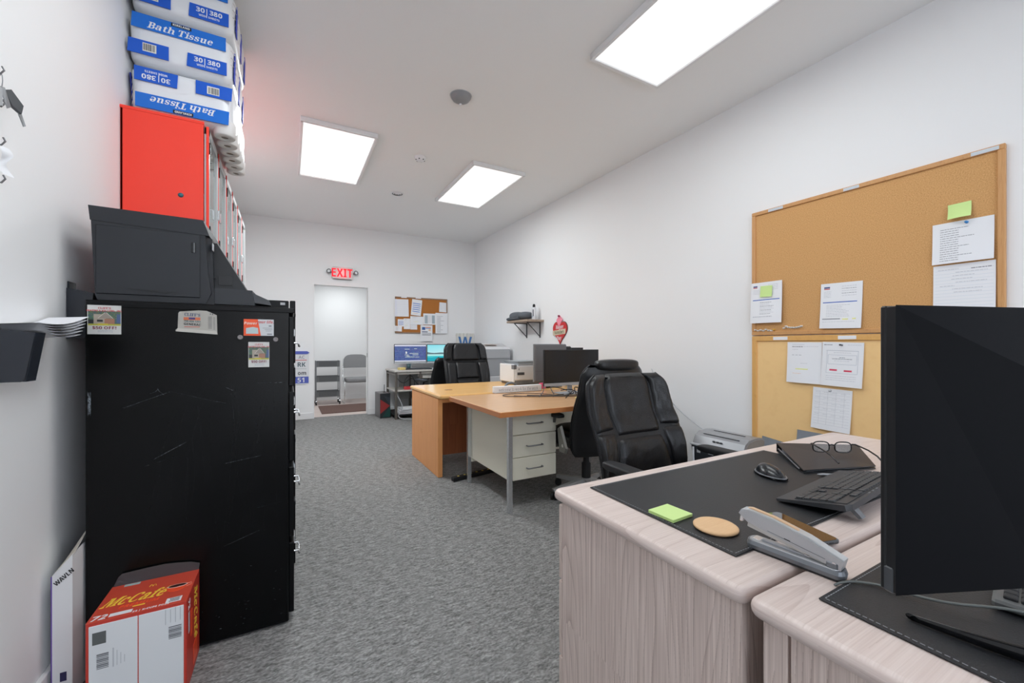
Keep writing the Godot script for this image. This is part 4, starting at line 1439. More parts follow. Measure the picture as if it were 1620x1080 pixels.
func guest_chair() -> void:
	var t := thing("guest_chair", "grey upholstered chair on a chrome frame behind the doorway", "chair", Vector3(1.27, 0, -9.1))
	var s := Shape.new()
	var poly := PackedVector2Array()
	for i in 13:
		var a := PI * i / 12
		poly.append(Vector2(0.24 * signf(cos(a)) * pow(absf(cos(a)), 0.6), 0.13 + 0.14 * pow(sin(a), 0.7)))
	poly.append(Vector2(-0.245, -0.01))
	poly.append(Vector2(0.245, -0.01))
	s.prism(poly, 0.055)
	var o := obj("backrest", s, M.fabric_grey, t, Vector3(0, 0.72, -0.25))
	o.rotation.x = -0.15
	s = Shape.new()
	s.blob(Vector3(0, 0.47, 0.0), Vector3(0.5, 0.1, 0.48), 0.35)
	obj("seat", s, M.fabric_grey, t)
	for x: float in [-1.0, 1.0]:
		s = Shape.new()
		s.tube([Vector3(x * 0.25, 0.9, -0.26), Vector3(x * 0.265, 0.6, -0.22), Vector3(x * 0.275, 0.5, -0.16), Vector3(x * 0.275, 0.46, 0.1), Vector3(x * 0.275, 0.43, 0.24), Vector3(x * 0.275, 0.36, 0.26), Vector3(x * 0.275, 0.06, 0.2), Vector3(x * 0.275, 0.015, 0.16), Vector3(x * 0.275, 0.012, -0.22)], 0.011, 10)
		obj("leg_frame", s, M.chrome, t)
	s = Shape.new()
	s.rod(Vector3(-0.275, 0.44, -0.1), Vector3(0.275, 0.44, -0.1), 0.01, 10)
	obj("cross_bar", s, M.chrome, t)


# ---------------------------------------------------------------- far corner: workstation, copier
func build_far_corner() -> void:
	var d := thing("metal_workstation", "pale topped desk on square metal posts against the far wall", "desk", Vector3(2.2, 0, -6.95))
	var top := mat(rgb(206, 202, 196), 0.45)
	var post := mat(rgb(112, 106, 100), 0.4, 0.4)
	part("desktop", Vector3(0, 0.772, 0), Vector3(1.44, 0.03, 0.7), 0.003, top, d)
	for x: float in [-0.69, -0.3, 0.69]:
		for z: float in [-0.32, 0.32]:
			part("post", Vector3(x, 0.378, z), Vector3(0.035, 0.756, 0.035), 0.003, post, d)
	part("side_rail", Vector3(-0.69, 0.72, 0), Vector3(0.025, 0.035, 0.6), 0.003, post, d)
	part("front_rail", Vector3(0, 0.735, 0.325), Vector3(1.38, 0.035, 0.02), 0.003, mat(rgb(170, 166, 160), 0.4), d)
	part("middle_shelf", Vector3(-0.5, 0.45, 0), Vector3(0.42, 0.02, 0.62), 0.003, top, d)
	part("lower_shelf", Vector3(-0.5, 0.06, 0), Vector3(0.42, 0.02, 0.62), 0.003, M.black_soft, d)
	part("back_panel", Vector3(0.1, 0.5, -0.31), Vector3(1.2, 0.5, 0.012), 0.002, mat(rgb(168, 168, 166), 0.5), d)
	var dr := part("drawer", Vector3(0.1, 0.69, 0.15), Vector3(0.7, 0.09, 0.3), 0.004, mat(rgb(220, 218, 212), 0.45), d)
	part("pull", Vector3(0, 0.0, 0.155), Vector3(0.2, 0.012, 0.012), 0.003, M.pale_grey, dr)
	for k in 3:
		single("paper_stack", bx(Vector3(0, 0.016, 0), Vector3(0.3, 0.03, 0.24), 0.002), M.paper, ["lowest white paper stack under the metal workstation", "middle white paper stack under the metal workstation", "top white paper stack under the metal workstation"][k], "paper", Vector3(1.72 + 0.012 * k, 0.071 + 0.033 * k, -6.78 + 0.01 * k), 0.05 * k - 0.04)
	single("red_box", bx(Vector3(0, 0.025, 0), Vector3(0.1, 0.05, 0.07), 0.004), mat(rgb(214, 66, 70), 0.5), "small red box on the middle shelf of the metal workstation", "box", Vector3(1.72, 0.461, -6.74), 0.3)
	single("yellow_pad", bx(Vector3(0, 0.02, 0), Vector3(0.11, 0.04, 0.08), 0.004), mat(rgb(222, 200, 130), 0.7), "pale yellow block at the left end of the metal workstation", "note pad", Vector3(1.62, 0.788, -6.72), 0.2)
	# its two monitors
	var code := StandardMaterial3D.new()
	code.albedo_color = Color.BLACK
	code.emission_enabled = true
	code.emission_texture = screen_code()
	code.emission_energy_multiplier = 0.8
	code.roughness = 0.3
	var beach := code.duplicate()
	beach.emission_texture = screen_beach()
	beach.emission_energy_multiplier = 0.85
	desktop_screen("left monitor on the far desk showing a dark blue work screen", Vector3(1.835, 0.788, -6.98), 0.0, 0.555, 0.33, 0.08, code, M.pale_grey, "lit")
	desktop_screen("right monitor on the far desk showing a turquoise beach picture", Vector3(2.4, 0.788, -6.98), 0.0, 0.555, 0.33, 0.08, beach, M.pale_grey, "lit")
	# keyboard, mouse and loose papers
	var kb := thing("keyboard", "dark keyboard lying before the far desk's left monitor", "keyboard", Vector3(1.9, 0.788, -6.73))
	part("case", Vector3(0, 0.009, 0), Vector3(0.44, 0.016, 0.14), 0.004, M.dark_grey, kb)
	for r in 5:
		part("key_row", Vector3(0, 0.019, -0.05 + 0.025 * r), Vector3(0.41, 0.006, 0.02), 0.002, M.black_soft, kb)
	single("loose_papers", bx(Vector3(0, 0.006, 0), Vector3(0.28, 0.01, 0.2), 0.001), M.paper, "white papers lying on the far desk beside the keyboard", "paper", Vector3(2.3, 0.788, -6.72), -0.15)
	var cup := Shape.new()
	cup.lathe([Vector2(0, 0), Vector2(0.032, 0), Vector2(0.038, 0.09), Vector2(0.034, 0.09), Vector2(0.029, 0.008), Vector2(0, 0.008)], Vector3.ZERO, 20)
	single("pen_cup", cup, mat(rgb(60, 84, 88), 0.5), "dark green cup on the far desk below the left monitor", "cup", Vector3(1.75, 0.788, -6.78))
	# cables hanging in the frame
	var paths := [[Vector3(1.6, 0.7, -7.2), Vector3(1.7, 0.55, -7.0), Vector3(1.85, 0.62, -6.95), Vector3(2.0, 0.5, -7.0), Vector3(2.2, 0.6, -7.1)],
		[Vector3(1.75, 0.44, -7.1), Vector3(1.72, 0.6, -6.9), Vector3(1.8, 0.68, -6.85), Vector3(1.88, 0.55, -6.9), Vector3(1.86, 0.3, -7.0), Vector3(1.95, 0.02, -6.9)],
		[Vector3(1.52, 0.4, -6.62), Vector3(1.6, 0.2, -6.6), Vector3(1.54, 0.05, -6.58), Vector3(1.7, 0.012, -6.5), Vector3(2.0, 0.01, -6.5)]]
	var cl := ["dark looped cable hanging below the far desk top", "dark cable drooping from the shelf to the carpet at the far desk", "pale cable trailing from the far desk shelf over the carpet"]
	for k in 3:
		cable(paths[k], 0.006, M.dark_grey if k < 2 else M.pale_grey, cl[k])
	# tower computer with red diamond front
	var pc := thing("computer_tower", "grey computer tower with a red and green angular front beside the doorway", "computer", Vector3(1.375, 0, -7.02), 0.04)
	part("case", Vector3(0, 0.205, 0), Vector3(0.165, 0.4, 0.36), 0.005, mat(rgb(110, 110, 112), 0.4), pc)
	part("front_panel", Vector3(0, 0.205, 0.183), Vector3(0.165, 0.4, 0.008), 0.003, mat(rgb(44, 48, 52), 0.35), pc)
	for k: Array in [[-0.08, 0.31, 0.075, 0.2, -0.08, 0.075, "red_facet", rgb(150, 52, 52)], [0.08, 0.33, 0.078, 0.21, -0.02, 0.36, "dark_facet", rgb(60, 66, 74)], [0.08, 0.19, 0.08, 0.02, -0.05, 0.02, "green_facet", rgb(34, 74, 70)]]:
		var s := Shape.new()
		s.prism(PackedVector2Array([Vector2(k[0], k[1]), Vector2(k[2], k[3]), Vector2(k[4], k[5])]), 0.004, Transform3D(Basis(), Vector3(0, 0, 0.186)))
		obj(k[6], s, mat(k[7], 0.35), pc)
	for x: float in [-0.06, 0.06]:
		for z: float in [-0.15, 0.15]:
			part("foot", Vector3(x, 0.004, z), Vector3(0.03, 0.008, 0.03), 0.0, M.black, pc)
	var an := Shape.new()
	an.rod(Vector3(0, 0, 0), Vector3(0, 0.13, 0), 0.005, 8)
	an.box(Vector3(0, 0.004, 0), Vector3(0.04, 0.008, 0.04), 0.002)
	single("antenna", an, M.black, "thin black aerial standing on top of the computer tower", "antenna", Vector3(1.4, 0.405, -7.0))
	# copier by the right wall
	var c := thing("office_copier", "large grey and white copier by the right wall behind the black chair", "copier", Vector3(2.86, 0, -6.1))
	var g1 := mat(rgb(206, 207, 210), 0.45)
	var g2 := mat(rgb(150, 152, 157), 0.45)
	part("base", Vector3(0, 0.36, 0), Vector3(0.58, 0.68, 0.6), 0.01, g1, c)
	for k in 3:
		var p := part("paper_drawer", Vector3(-0.294, 0.14 + 0.2 * k, 0), Vector3(0.016, 0.19, 0.56), 0.004, M.white, c)
		part("pull", Vector3(-0.01, 0.05, 0), Vector3(0.008, 0.02, 0.2), 0.002, M.dark_grey, p)
	part("back_column", Vector3(0.1, 0.83, -0.04), Vector3(0.36, 0.3, 0.5), 0.01, g2, c)
	part("side_panel", Vector3(0.0, 0.84, 0.26), Vector3(0.57, 0.28, 0.06), 0.006, mat(rgb(164, 166, 170), 0.45), c)
	part("output_tray", Vector3(-0.16, 0.74, 0), Vector3(0.3, 0.03, 0.5), 0.006, M.dark_grey, c)
	part("scanner", Vector3(0, 1.05, 0), Vector3(0.58, 0.15, 0.6), 0.012, mat(rgb(178, 180, 184), 0.45), c)
	var sh := Shape.new()
	sh.hull([Vector3(-0.29, 1.125, 0.3), Vector3(0.29, 1.125, 0.3), Vector3(0.29, 1.125, -0.3), Vector3(-0.29, 1.125, -0.3)], [Vector3(-0.27, 1.165, 0.29), Vector3(0.27, 1.165, 0.29), Vector3(0.27, 1.165, -0.3), Vector3(-0.27, 1.165, -0.3)])
	obj("lid", sh, M.white, c)
	sh = Shape.new()
	sh.hull([Vector3(-0.25, 1.165, 0.25), Vector3(0.26, 1.165, 0.25), Vector3(0.26, 1.165, -0.25), Vector3(-0.25, 1.165, -0.25)], [Vector3(-0.1, 1.225, 0.1), Vector3(0.22, 1.225, 0.1), Vector3(0.22, 1.225, -0.24), Vector3(-0.1, 1.225, -0.24)])
	obj("feeder", sh, mat(rgb(196, 196, 198), 0.45), c)
	part("feeder_sheet", Vector3(-0.02, 1.2, 0.17), Vector3(0.2, 0.004, 0.14), 0.0, mat(rgb(232, 206, 190), 0.8), c)
	part("control_panel", Vector3(-0.33, 1.08, 0.1), Vector3(0.1, 0.03, 0.3), 0.006, M.dark_grey, c)


func cable(pts: Array, r: float, m: Material, label: String, category := "cable", called := "cable", group := "") -> MeshInstance3D:
	var c := Curve3D.new()
	for i in pts.size():
		var t: Vector3 = (pts[mini(i + 1, pts.size() - 1)] - pts[maxi(i - 1, 0)]) * 0.2
		c.add_point(pts[i] - pts[0], -t, t)
	c.bake_interval = 0.02
	var s := Shape.new()
	s.tube(Array(c.get_baked_points()), r, 6)
	return single(called, s, m, label, category, pts[0], 0.0, group)


func desktop_screen(label: String, at: Vector3, turn: float, w: float, h: float, lift: float, face: Material, rim: Material, kind: String) -> Node3D:
	# a flat screen on a foot; its picture looks to +z
	var t := thing("monitor", label, "monitor", at, turn)
	part("shell", Vector3(0, lift + h / 2 + 0.01, -0.012), Vector3(w, h, 0.022), 0.004, M.black if kind != "back" else M.grey, t)
	var s := Shape.new()
	var q := Vector2(w / 2 - 0.008, h / 2 - 0.022)
	s.quad(Vector3(-q.x, -q.y, 0), Vector3(q.x, -q.y, 0), Vector3(q.x, q.y, 0), Vector3(-q.x, q.y, 0))
	obj("screen", s, face, t, Vector3(0, lift + h / 2 + 0.022, 0.0005))
	part("chin", Vector3(0, lift + 0.024, 0.001), Vector3(w - 0.004, 0.026, 0.006), 0.001, rim, t)
	part("neck", Vector3(0, lift / 2 + 0.05, -0.045), Vector3(0.05, lift + 0.1, 0.015), 0.003, rim, t)
	part("foot", Vector3(0, 0.006, -0.02), Vector3(w * 0.42, 0.012, 0.18), 0.004, rim, t)
	if kind == "lit":
		var l := AreaLight3D.new()
		l.name = numbered("screen_light")
		l.area_size = Vector2(w * 0.9, h * 0.8)
		l.light_energy = 0.05
		l.light_color = Color(0.7, 0.85, 1.0)
		l.area_range = 10
		l.area_attenuation = 2.0
		l.shadow_enabled = true
		l.position = at + Vector3(0, lift + h / 2 + 0.02, 0.01)
		l.rotation.y = turn + PI
		add_child(l)
	return t


# ---------------------------------------------------------------- the two desks in the middle
func build_middle_desks() -> void:
	var t := thing("wooden_desk", "honey brown wooden desk with solid end panels, farther of the middle pair", "desk", Vector3(2.1, 0, -3.97))
	var x0 := -0.925
	part("desktop", Vector3(0, 0.728, 0.0), Vector3(1.86, 0.04, 1.02), 0.012, M.honey_top, t)
	part("end_panel", Vector3(x0 + 0.022, 0.354, 0.0), Vector3(0.044, 0.708, 0.88), 0.003, M.honey, t)
	part("end_panel", Vector3(-x0 - 0.022, 0.354, 0.0), Vector3(0.044, 0.708, 0.88), 0.003, M.honey, t)
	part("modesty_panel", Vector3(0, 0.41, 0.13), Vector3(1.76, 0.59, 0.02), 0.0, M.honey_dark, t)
	part("apron", Vector3(0, 0.69, 0.43), Vector3(1.76, 0.04, 0.02), 0.0, M.honey, t)
	part("grommet", Vector3(-0.71, 0.7485, 0.12), Vector3(0.07, 0.003, 0.045), 0.001, mat(rgb(120, 80, 44), 0.5), t)
	# nearer desk with cream pedestal
	var w := thing("pedestal_desk", "wood topped desk on chrome legs with cream drawers, nearer of the middle pair", "desk", Vector3(2.0, 0, -2.92))
	part("desktop", Vector3(0, 0.722, 0.0), Vector3(1.52, 0.036, 0.98), 0.004, M.tan_top, w)
	part("edge_band", Vector3(0, 0.72, 0.491), Vector3(1.522, 0.034, 0.003), 0.0, mat(rgb(206, 130, 74), 0.4), w)
	part("edge_band", Vector3(-0.761, 0.72, 0), Vector3(0.003, 0.034, 0.98), 0.0, mat(rgb(196, 126, 78), 0.4), w)
	for x: float in [-0.625, 0.7]:
		for z: float in [-0.37, 0.375]:
			part("leg", Vector3(x, 0.352, z), Vector3(0.034, 0.704, 0.03), 0.002, M.chrome, w)
	part("modesty_panel", Vector3(0.04, 0.43, -0.36), Vector3(1.3, 0.5, 0.018), 0.002, M.cream, w)
	part("front_rail", Vector3(0.24, 0.655, -0.2), Vector3(0.9, 0.09, 0.016), 0.002, M.grey, w)
	for k: float in [-1.0]:
		var xc := k * 0.415
		part("pedestal", Vector3(xc, 0.457, -0.005), Vector3(0.39, 0.49, 0.7), 0.003, M.cream, w)
		for j in 3:
			var d := part("drawer", Vector3(xc, 0.622 - 0.163 * j, 0.355), Vector3(0.39, 0.158, 0.02), 0.003, M.cream, w)
			var s := Shape.new()
			s.tube([Vector3(-0.065, 0, 0.008), Vector3(-0.065, 0, 0.03), Vector3(-0.055, 0, 0.034), Vector3(0.055, 0, 0.034), Vector3(0.065, 0, 0.03), Vector3(0.065, 0, 0.008)], 0.005, 8)
			obj("handle", s, M.steel, d)
	# power strip on the carpet below
	var ps := thing("power_strip", "black power strip with yellow dots on the carpet under the desks", "power strip", Vector3(1.47, 0.0, -3.41), 0.17)
	part("bar", Vector3(0, 0.02, 0), Vector3(0.44, 0.034, 0.05), 0.005, M.black_soft, ps)
	for k in 6:
		part("outlet", Vector3(-0.16 + 0.064 * k, 0.037, 0.0), Vector3(0.018, 0.004, 0.018), 0.001, mat(rgb(226, 206, 100), 0.5), ps)
	# screens
	var off := mat(rgb(12, 15, 22), 0.22)
	var m1 := desktop_screen("grey backed monitor seen from behind, left of the black screen", Vector3(2.46, 0.748, -3.66), PI + 0.06, 0.43, 0.4, 0.045, off, M.grey, "back")
	part("back_cover", Vector3(0, 0.255, -0.03), Vector3(0.42, 0.39, 0.016), 0.006, mat(rgb(104, 104, 106), 0.5), m1)
	part("shadow_gap", Vector3(0, 0.17, -0.0385), Vector3(0.42, 0.003, 0.002), 0.0, M.dark_grey, m1)
	desktop_screen("wide black screen with a silver chin facing the camera on the nearer desk", Vector3(2.31, 0.74, -3.05), -0.02, 0.62, 0.33, 0.07, off, M.silver, "off")
	var m3 := desktop_screen("black monitor mostly hidden behind the wide black screen", Vector3(2.82, 0.748, -3.86), PI - 0.1, 0.46, 0.34, 0.065, off, M.black, "off")
	part("cable_hump", Vector3(0.05, 0.4, -0.04), Vector3(0.2, 0.06, 0.05), 0.015, M.black_soft, m3)
	white_printer()
	# lettered block
	var lb := thing("lettered_block", "long white lettered block lying across the two middle desks", "sign", Vector3(1.94, 0.74, -3.43), 0.0)
	part("block", Vector3(0, 0.032, 0), Vector3(0.52, 0.062, 0.05), 0.004, M.white, lb)
	text("lettering", "welcome to work for the work", 0.03, mat(rgb(168, 174, 180), 0.7), lb, Vector3(0, 0.03, 0.0254), Basis(), 0, 0.78, "Droid Sans", false)
	# small things on the desks
	var tel := Shape.new()
	tel.grid(func(u: float, v: float) -> Vector3:
		var a := (u - 0.5) * 2.6
		var b := v * TAU
		return Vector3(0.07 * sin(a), 0.045 - 0.05 * (1 - cos(a)) + 0.014 * sin(b) + 0.006, -0.018 * cos(b)), 16, 10)
	single("telephone_handset", tel, mat(rgb(104, 112, 120), 0.4), "grey curved telephone handset before the white printer", "telephone", Vector3(2.02, 0.748, -3.72))
	single("grey_stapler", bx(Vector3(0, 0.012, 0), Vector3(0.14, 0.022, 0.04), 0.006), mat(rgb(130, 138, 142), 0.4), "flat grey gadget beside the telephone handset", "gadget", Vector3(2.2, 0.748, -3.7), 0.1)
	var pens := [[1.83, -3.5, 0.05, rgb(120, 70, 60), "reddish brown pen at the left of the lettered block"], [1.99, -3.53, -0.04, rgb(90, 62, 50), "brown pen lying behind the lettered block's middle"], [2.24, -3.52, 0.08, rgb(84, 60, 46), "thick brown pen behind the lettered block's right end"]]
	for p: Array in pens:
		var s := Shape.new()
		s.tube([Vector3(-0.08, 0.006, 0), Vector3(0.06, 0.006, 0), Vector3(0.08, 0.006, 0)], 0.006, 8)
		s.rod(Vector3(0.08, 0.006, 0), Vector3(0.092, 0.006, 0), 0.005, 8, 0.001)
		single("pen", s, mat(p[3], 0.4), p[4], "pen", Vector3(p[0], 0.748, p[1]), p[2])
	single("pink_note_pad", bx(Vector3(0, 0.03, 0), Vector3(0.07, 0.058, 0.03), 0.002), mat(rgb(246, 96, 134), 0.7), "bright pink note block left of the black screen", "note pad", Vector3(2.27, 0.748, -3.5), 0.3)
	single("tape_dispenser", bx(Vector3(0, 0.025, 0), Vector3(0.06, 0.05, 0.05), 0.012), M.black_soft, "small black desk gadget just behind the pink note block", "gadget", Vector3(2.36, 0.748, -3.54), 0.2)
	single("yellow_note", bx(Vector3(0, 0.003, 0), Vector3(0.09, 0.006, 0.07), 0.001), mat(rgb(236, 236, 150), 0.7), "pale yellow notes near the right end of the nearer middle desk", "note pad", Vector3(2.2, 0.74, -2.78), 0.2)
	single("tan_stand", bx(Vector3(0, 0.03, 0), Vector3(0.05, 0.06, 0.02), 0.003), mat(rgb(176, 132, 92), 0.6), "tan cardboard piece standing below the black screen's chin", "card", Vector3(2.42, 0.74, -2.95), 0.1)
	var y := 0.746
	var paths := [
		[Vector3(1.9, y, -3.05), Vector3(1.72, y, -3.1), Vector3(1.66, y, -3.2), Vector3(1.78, y, -3.28), Vector3(1.98, y, -3.22), Vector3(2.08, y, -3.02), Vector3(1.95, y, -2.98), Vector3(1.8, y, -3.06)],
		[Vector3(1.9, y, -2.98), Vector3(2.02, y + 0.03, -3.1), Vector3(2.2, y + 0.1, -3.35), Vector3(2.3, y + 0.03, -3.45)],
		[Vector3(1.86, y, -3.12), Vector3(2.04, y, -3.0), Vector3(2.2, y, -2.98), Vector3(2.3, y + 0.02, -3.12), Vector3(2.18, y + 0.05, -3.2), Vector3(2.12, y, -3.08)],
		[Vector3(2.14, y + 0.04, -3.0), Vector3(2.2, y + 0.05, -2.92), Vector3(2.28, y, -2.86), Vector3(2.36, y + 0.03, -2.94), Vector3(2.3, y + 0.06, -3.0), Vector3(2.24, y, -2.9)],
		[Vector3(2.2, y, -2.84), Vector3(2.34, y + 0.03, -2.9), Vector3(2.46, y + 0.05, -2.96), Vector3(2.56, y, -2.88), Vector3(2.5, y, -2.8)],
		[Vector3(2.05, y, -2.8), Vector3(2.16, y + 0.04, -2.86), Vector3(2.24, y + 0.01, -2.96), Vector3(2.12, y, -3.02), Vector3(2.02, y, -2.94)],
		[Vector3(2.36, y, -2.78), Vector3(2.3, y + 0.05, -2.84), Vector3(2.4, y + 0.07, -2.9), Vector3(2.52, y + 0.02, -2.82), Vector3(2.6, y, -2.76)],
		[Vector3(1.74, y, -3.14), Vector3(1.86, y, -3.02), Vector3(2.0, y, -2.96), Vector3(2.12, y, -2.9), Vector3(2.22, y, -2.88)]]
	var labels := ["brown looped cable lying in front of the lettered block", "thin cable rising past the lettered block to the pink note", "dark cable crossing the middle of the nearer desk", "tangled cable under the black screen's left half", "tangled cable under the black screen's right half", "small dark cable loop in front of the black screen's left corner", "grey cable bundle near the right end of the nearer middle desk", "straight cable lying nearest the desk's front edge"]
	for k in 8:
		cable(paths[k], 0.0042, [mat(rgb(96, 78, 66), 0.5), M.dark_grey, M.dark_grey, M.black_soft, mat(rgb(70, 74, 84), 0.5), M.black_soft, M.grey, mat(rgb(84, 72, 66), 0.5)][k], labels[k])


func white_printer() -> void:
	var t := thing("white_printer", "white printer with grey trays on the farther middle desk", "printer", Vector3(2.4, 0.748, -4.12))
	var wm := mat(rgb(232, 233, 235), 0.4)
	part("body", Vector3(0.01, 0.132, 0), Vector3(0.42, 0.17, 0.36), 0.012, wm, t)
	part("base", Vector3(0.01, 0.028, 0), Vector3(0.41, 0.05, 0.35), 0.006, M.grey, t)
	part("front_cover", Vector3(-0.207, 0.13, 0), Vector3(0.02, 0.2, 0.34), 0.006, wm, t)
	part("control_panel", Vector3(-0.2, 0.2, 0.15), Vector3(0.04, 0.05, 0.06), 0.004, M.grey, t)
	part("side_vent", Vector3(-0.13, 0.125, 0.181), Vector3(0.09, 0.03, 0.004), 0.001, M.dark_grey, t)
	part("side_slot", Vector3(-0.155, 0.175, 0.181), Vector3(0.008, 0.02, 0.003), 0.0, M.grey, t)
	part("scan_bed", Vector3(0.03, 0.226, 0), Vector3(0.38, 0.02, 0.35), 0.005, M.silver, t)
	var s := Shape.new()
	s.hull([Vector3(-0.15, 0.236, 0.17), Vector3(0.22, 0.236, 0.17), Vector3(0.22, 0.236, -0.17), Vector3(-0.15, 0.236, -0.17)], [Vector3(-0.17, 0.262, 0.175), Vector3(0.2, 0.262, 0.17), Vector3(0.2, 0.262, -0.17), Vector3(-0.17, 0.262, -0.175)])
	obj("lid", s, mat(rgb(150, 158, 164), 0.4), t)
	s = Shape.new()
	s.hull([Vector3(0.06, 0.25, 0.178), Vector3(0.2, 0.24, 0.178), Vector3(0.2, 0.262, 0.178)], [Vector3(0.06, 0.25, 0.182), Vector3(0.2, 0.24, 0.182), Vector3(0.2, 0.262, 0.182)])
	obj("lid_wedge", s, wm, t)


# ---------------------------------------------------------------- right wall
func build_right_wall() -> void:
	# small shelf with a cap and a spray can
	var zx := -5.22
	var wx := right_wall_x(zx)
	var t := thing("wall_shelf", "small grey wood shelf on metal brackets high on the right wall", "shelf", Vector3(wx, 1.3, zx), WALL_TURN)
	part("board", Vector3(0, 0.242, 0.145), Vector3(0.6, 0.032, 0.285), 0.003, tri_mat(wood(256, 128, rgb(176, 156, 138), rgb(120, 102, 88), 4.0, 111, true, 0.8), Vector3.ONE * 2.0, 0.6), t)
	for x: float in [-0.17, 0.2]:
		var s := Shape.new()
		s.box(Vector3(x, 0.115, 0.006), Vector3(0.022, 0.23, 0.01), 0.001)
		s.box(Vector3(x, 0.22, 0.12), Vector3(0.022, 0.01, 0.22), 0.001)
		s.tube([Vector3(x, 0.02, 0.01), Vector3(x, 0.216, 0.22)], 0.007, 6)
		obj("bracket", s, M.dark_grey, t)
	var cap := thing("knit_cap", "grey folded cap on the left of the small wall shelf", "cap", Vector3(wx - 0.14, 1.558, -5.38), WALL_TURN)
	cap.scale = Vector3.ONE * 1.22
	var cm := mat(rgb(96, 100, 106), 0.95)
	var s := Shape.new()
	s.blob(Vector3(0, 0.055, 0.02), Vector3(0.22, 0.11, 0.2), 0.75)
	obj("crown", s, cm, cap)
	s = Shape.new()
	s.blob(Vector3(0.14, 0.06, 0.0), Vector3(0.2, 0.09, 0.17), 0.8)
	obj("fold", s, cm, cap)
	s = Shape.new()
	s.blob(Vector3(-0.02, 0.022, 0.05), Vector3(0.26, 0.045, 0.17), 0.6)
	obj("brim", s, mat(rgb(84, 88, 94), 0.95), cap)
	var can := thing("spray_can", "white spray can with a black top standing on the small wall shelf", "spray can", Vector3(wx - 0.1, 1.558, -5.03))
	s = Shape.new()
	s.lathe([Vector2(0, 0), Vector2(0.032, 0), Vector2(0.033, 0.004), Vector2(0.033, 0.165), Vector2(0.026, 0.182), Vector2(0, 0.184)], Vector3.ZERO, 24)
	obj("body", s, mat(rgb(214, 216, 220), 0.3), can)
	s = Shape.new()
	s.lathe([Vector2(0.017, 0.182), Vector2(0.02, 0.186), Vector2(0.019, 0.215), Vector2(0.012, 0.228), Vector2(0, 0.23)], Vector3.ZERO, 20)
	obj("cap", s, M.black, can)
	part("label_stripe", Vector3(-0.026, 0.1, 0.02), Vector3(0.014, 0.1, 0.014), 0.003, mat(rgb(110, 114, 124), 0.4), can)
	part("blue_mark", Vector3(-0.033, 0.045, 0.006), Vector3(0.003, 0.016, 0.012), 0.0, mat(rgb(90, 130, 180), 0.4), can)
	# heart
	var hz := -4.52
	var h := thing("heart_sign", "red heart sign with lettering hanging on the right wall above the monitors", "decoration", Vector3(right_wall_x(hz), 1.2, hz), WALL_TURN)
	var poly := PackedVector2Array()
	for i in 40:
		var a := TAU * i / 40
		var x := 0.0098 * 16 * pow(sin(a), 3)
		var y := 0.0105 * (13 * cos(a) - 5 * cos(2 * a) - 2 * cos(3 * a) - cos(4 * a))
		poly.append(Vector2(x, y * 1.0 + 0.178))
	s = Shape.new()
	s.prism(poly, 0.012, Transform3D(Basis(), Vector3(0, 0, 0.006)))
	obj("heart", s, mat(rgb(206, 52, 54), 0.5), h)
	var big := PackedVector2Array()
	for p in poly:
		big.append((p - Vector2(0, 0.17)) * 1.05 + Vector2(0, 0.17))
	s = Shape.new()
	s.prism(big, 0.008, Transform3D(Basis(), Vector3(0, 0, 0.002)))
	obj("rim", s, mat(rgb(110, 70, 66), 0.6), h)
	var band := Shape.new()
	band.prism(PackedVector2Array([Vector2(-0.15, 0.122), Vector2(0.13, 0.142), Vector2(0.14, 0.212), Vector2(-0.155, 0.188)]), 0.006, Transform3D(Basis(), Vector3(0, 0, 0.016)))
	obj("banner", band, mat(rgb(214, 196, 170), 0.6), h)
	text("lettering", "Happy", 0.045, M.white, h, Vector3(0, 0.238, 0.0185), Basis(Vector3(0, 0, 1), 0.05), 0.15, 0.85, "Droid Serif")
	text("lettering", "Valentine's", 0.04, mat(rgb(96, 110, 84), 0.6), h, Vector3(-0.004, 0.166, 0.0225), Basis(Vector3(0, 0, 1), 0.07), 0.1, 0.7, "Droid Serif")
	text("lettering", "Day", 0.048, M.white, h, Vector3(-0.01, 0.085, 0.0185), Basis(Vector3(0, 0, 1), 0.05), 0.15, 0.85, "Droid Serif")
	s = Shape.new()
	s.prism(PackedVector2Array([Vector2(-0.01, 0.235), Vector2(0.07, 0.335), Vector2(0.012, 0.39), Vector2(-0.012, 0.39), Vector2(-0.07, 0.33)]), 0.004, Transform3D(Basis(), Vector3(0, 0, 0.0185)))
	obj("ribbon", s, mat(rgb(250, 150, 170), 0.6), h)
	s = Shape.new()
	s.lathe([Vector2(0, 0), Vector2(0.014, 0), Vector2(0.011, 0.01), Vector2(0.013, 0.02), Vector2(0, 0.022)], Vector3.ZERO, 14)
	var pin := obj("push_pin", s, mat(rgb(150, 24, 70), 0.3), h, Vector3(0, 0.385, 0.022))
	pin.rotation.x = PI / 2
	boards()
	shredder()


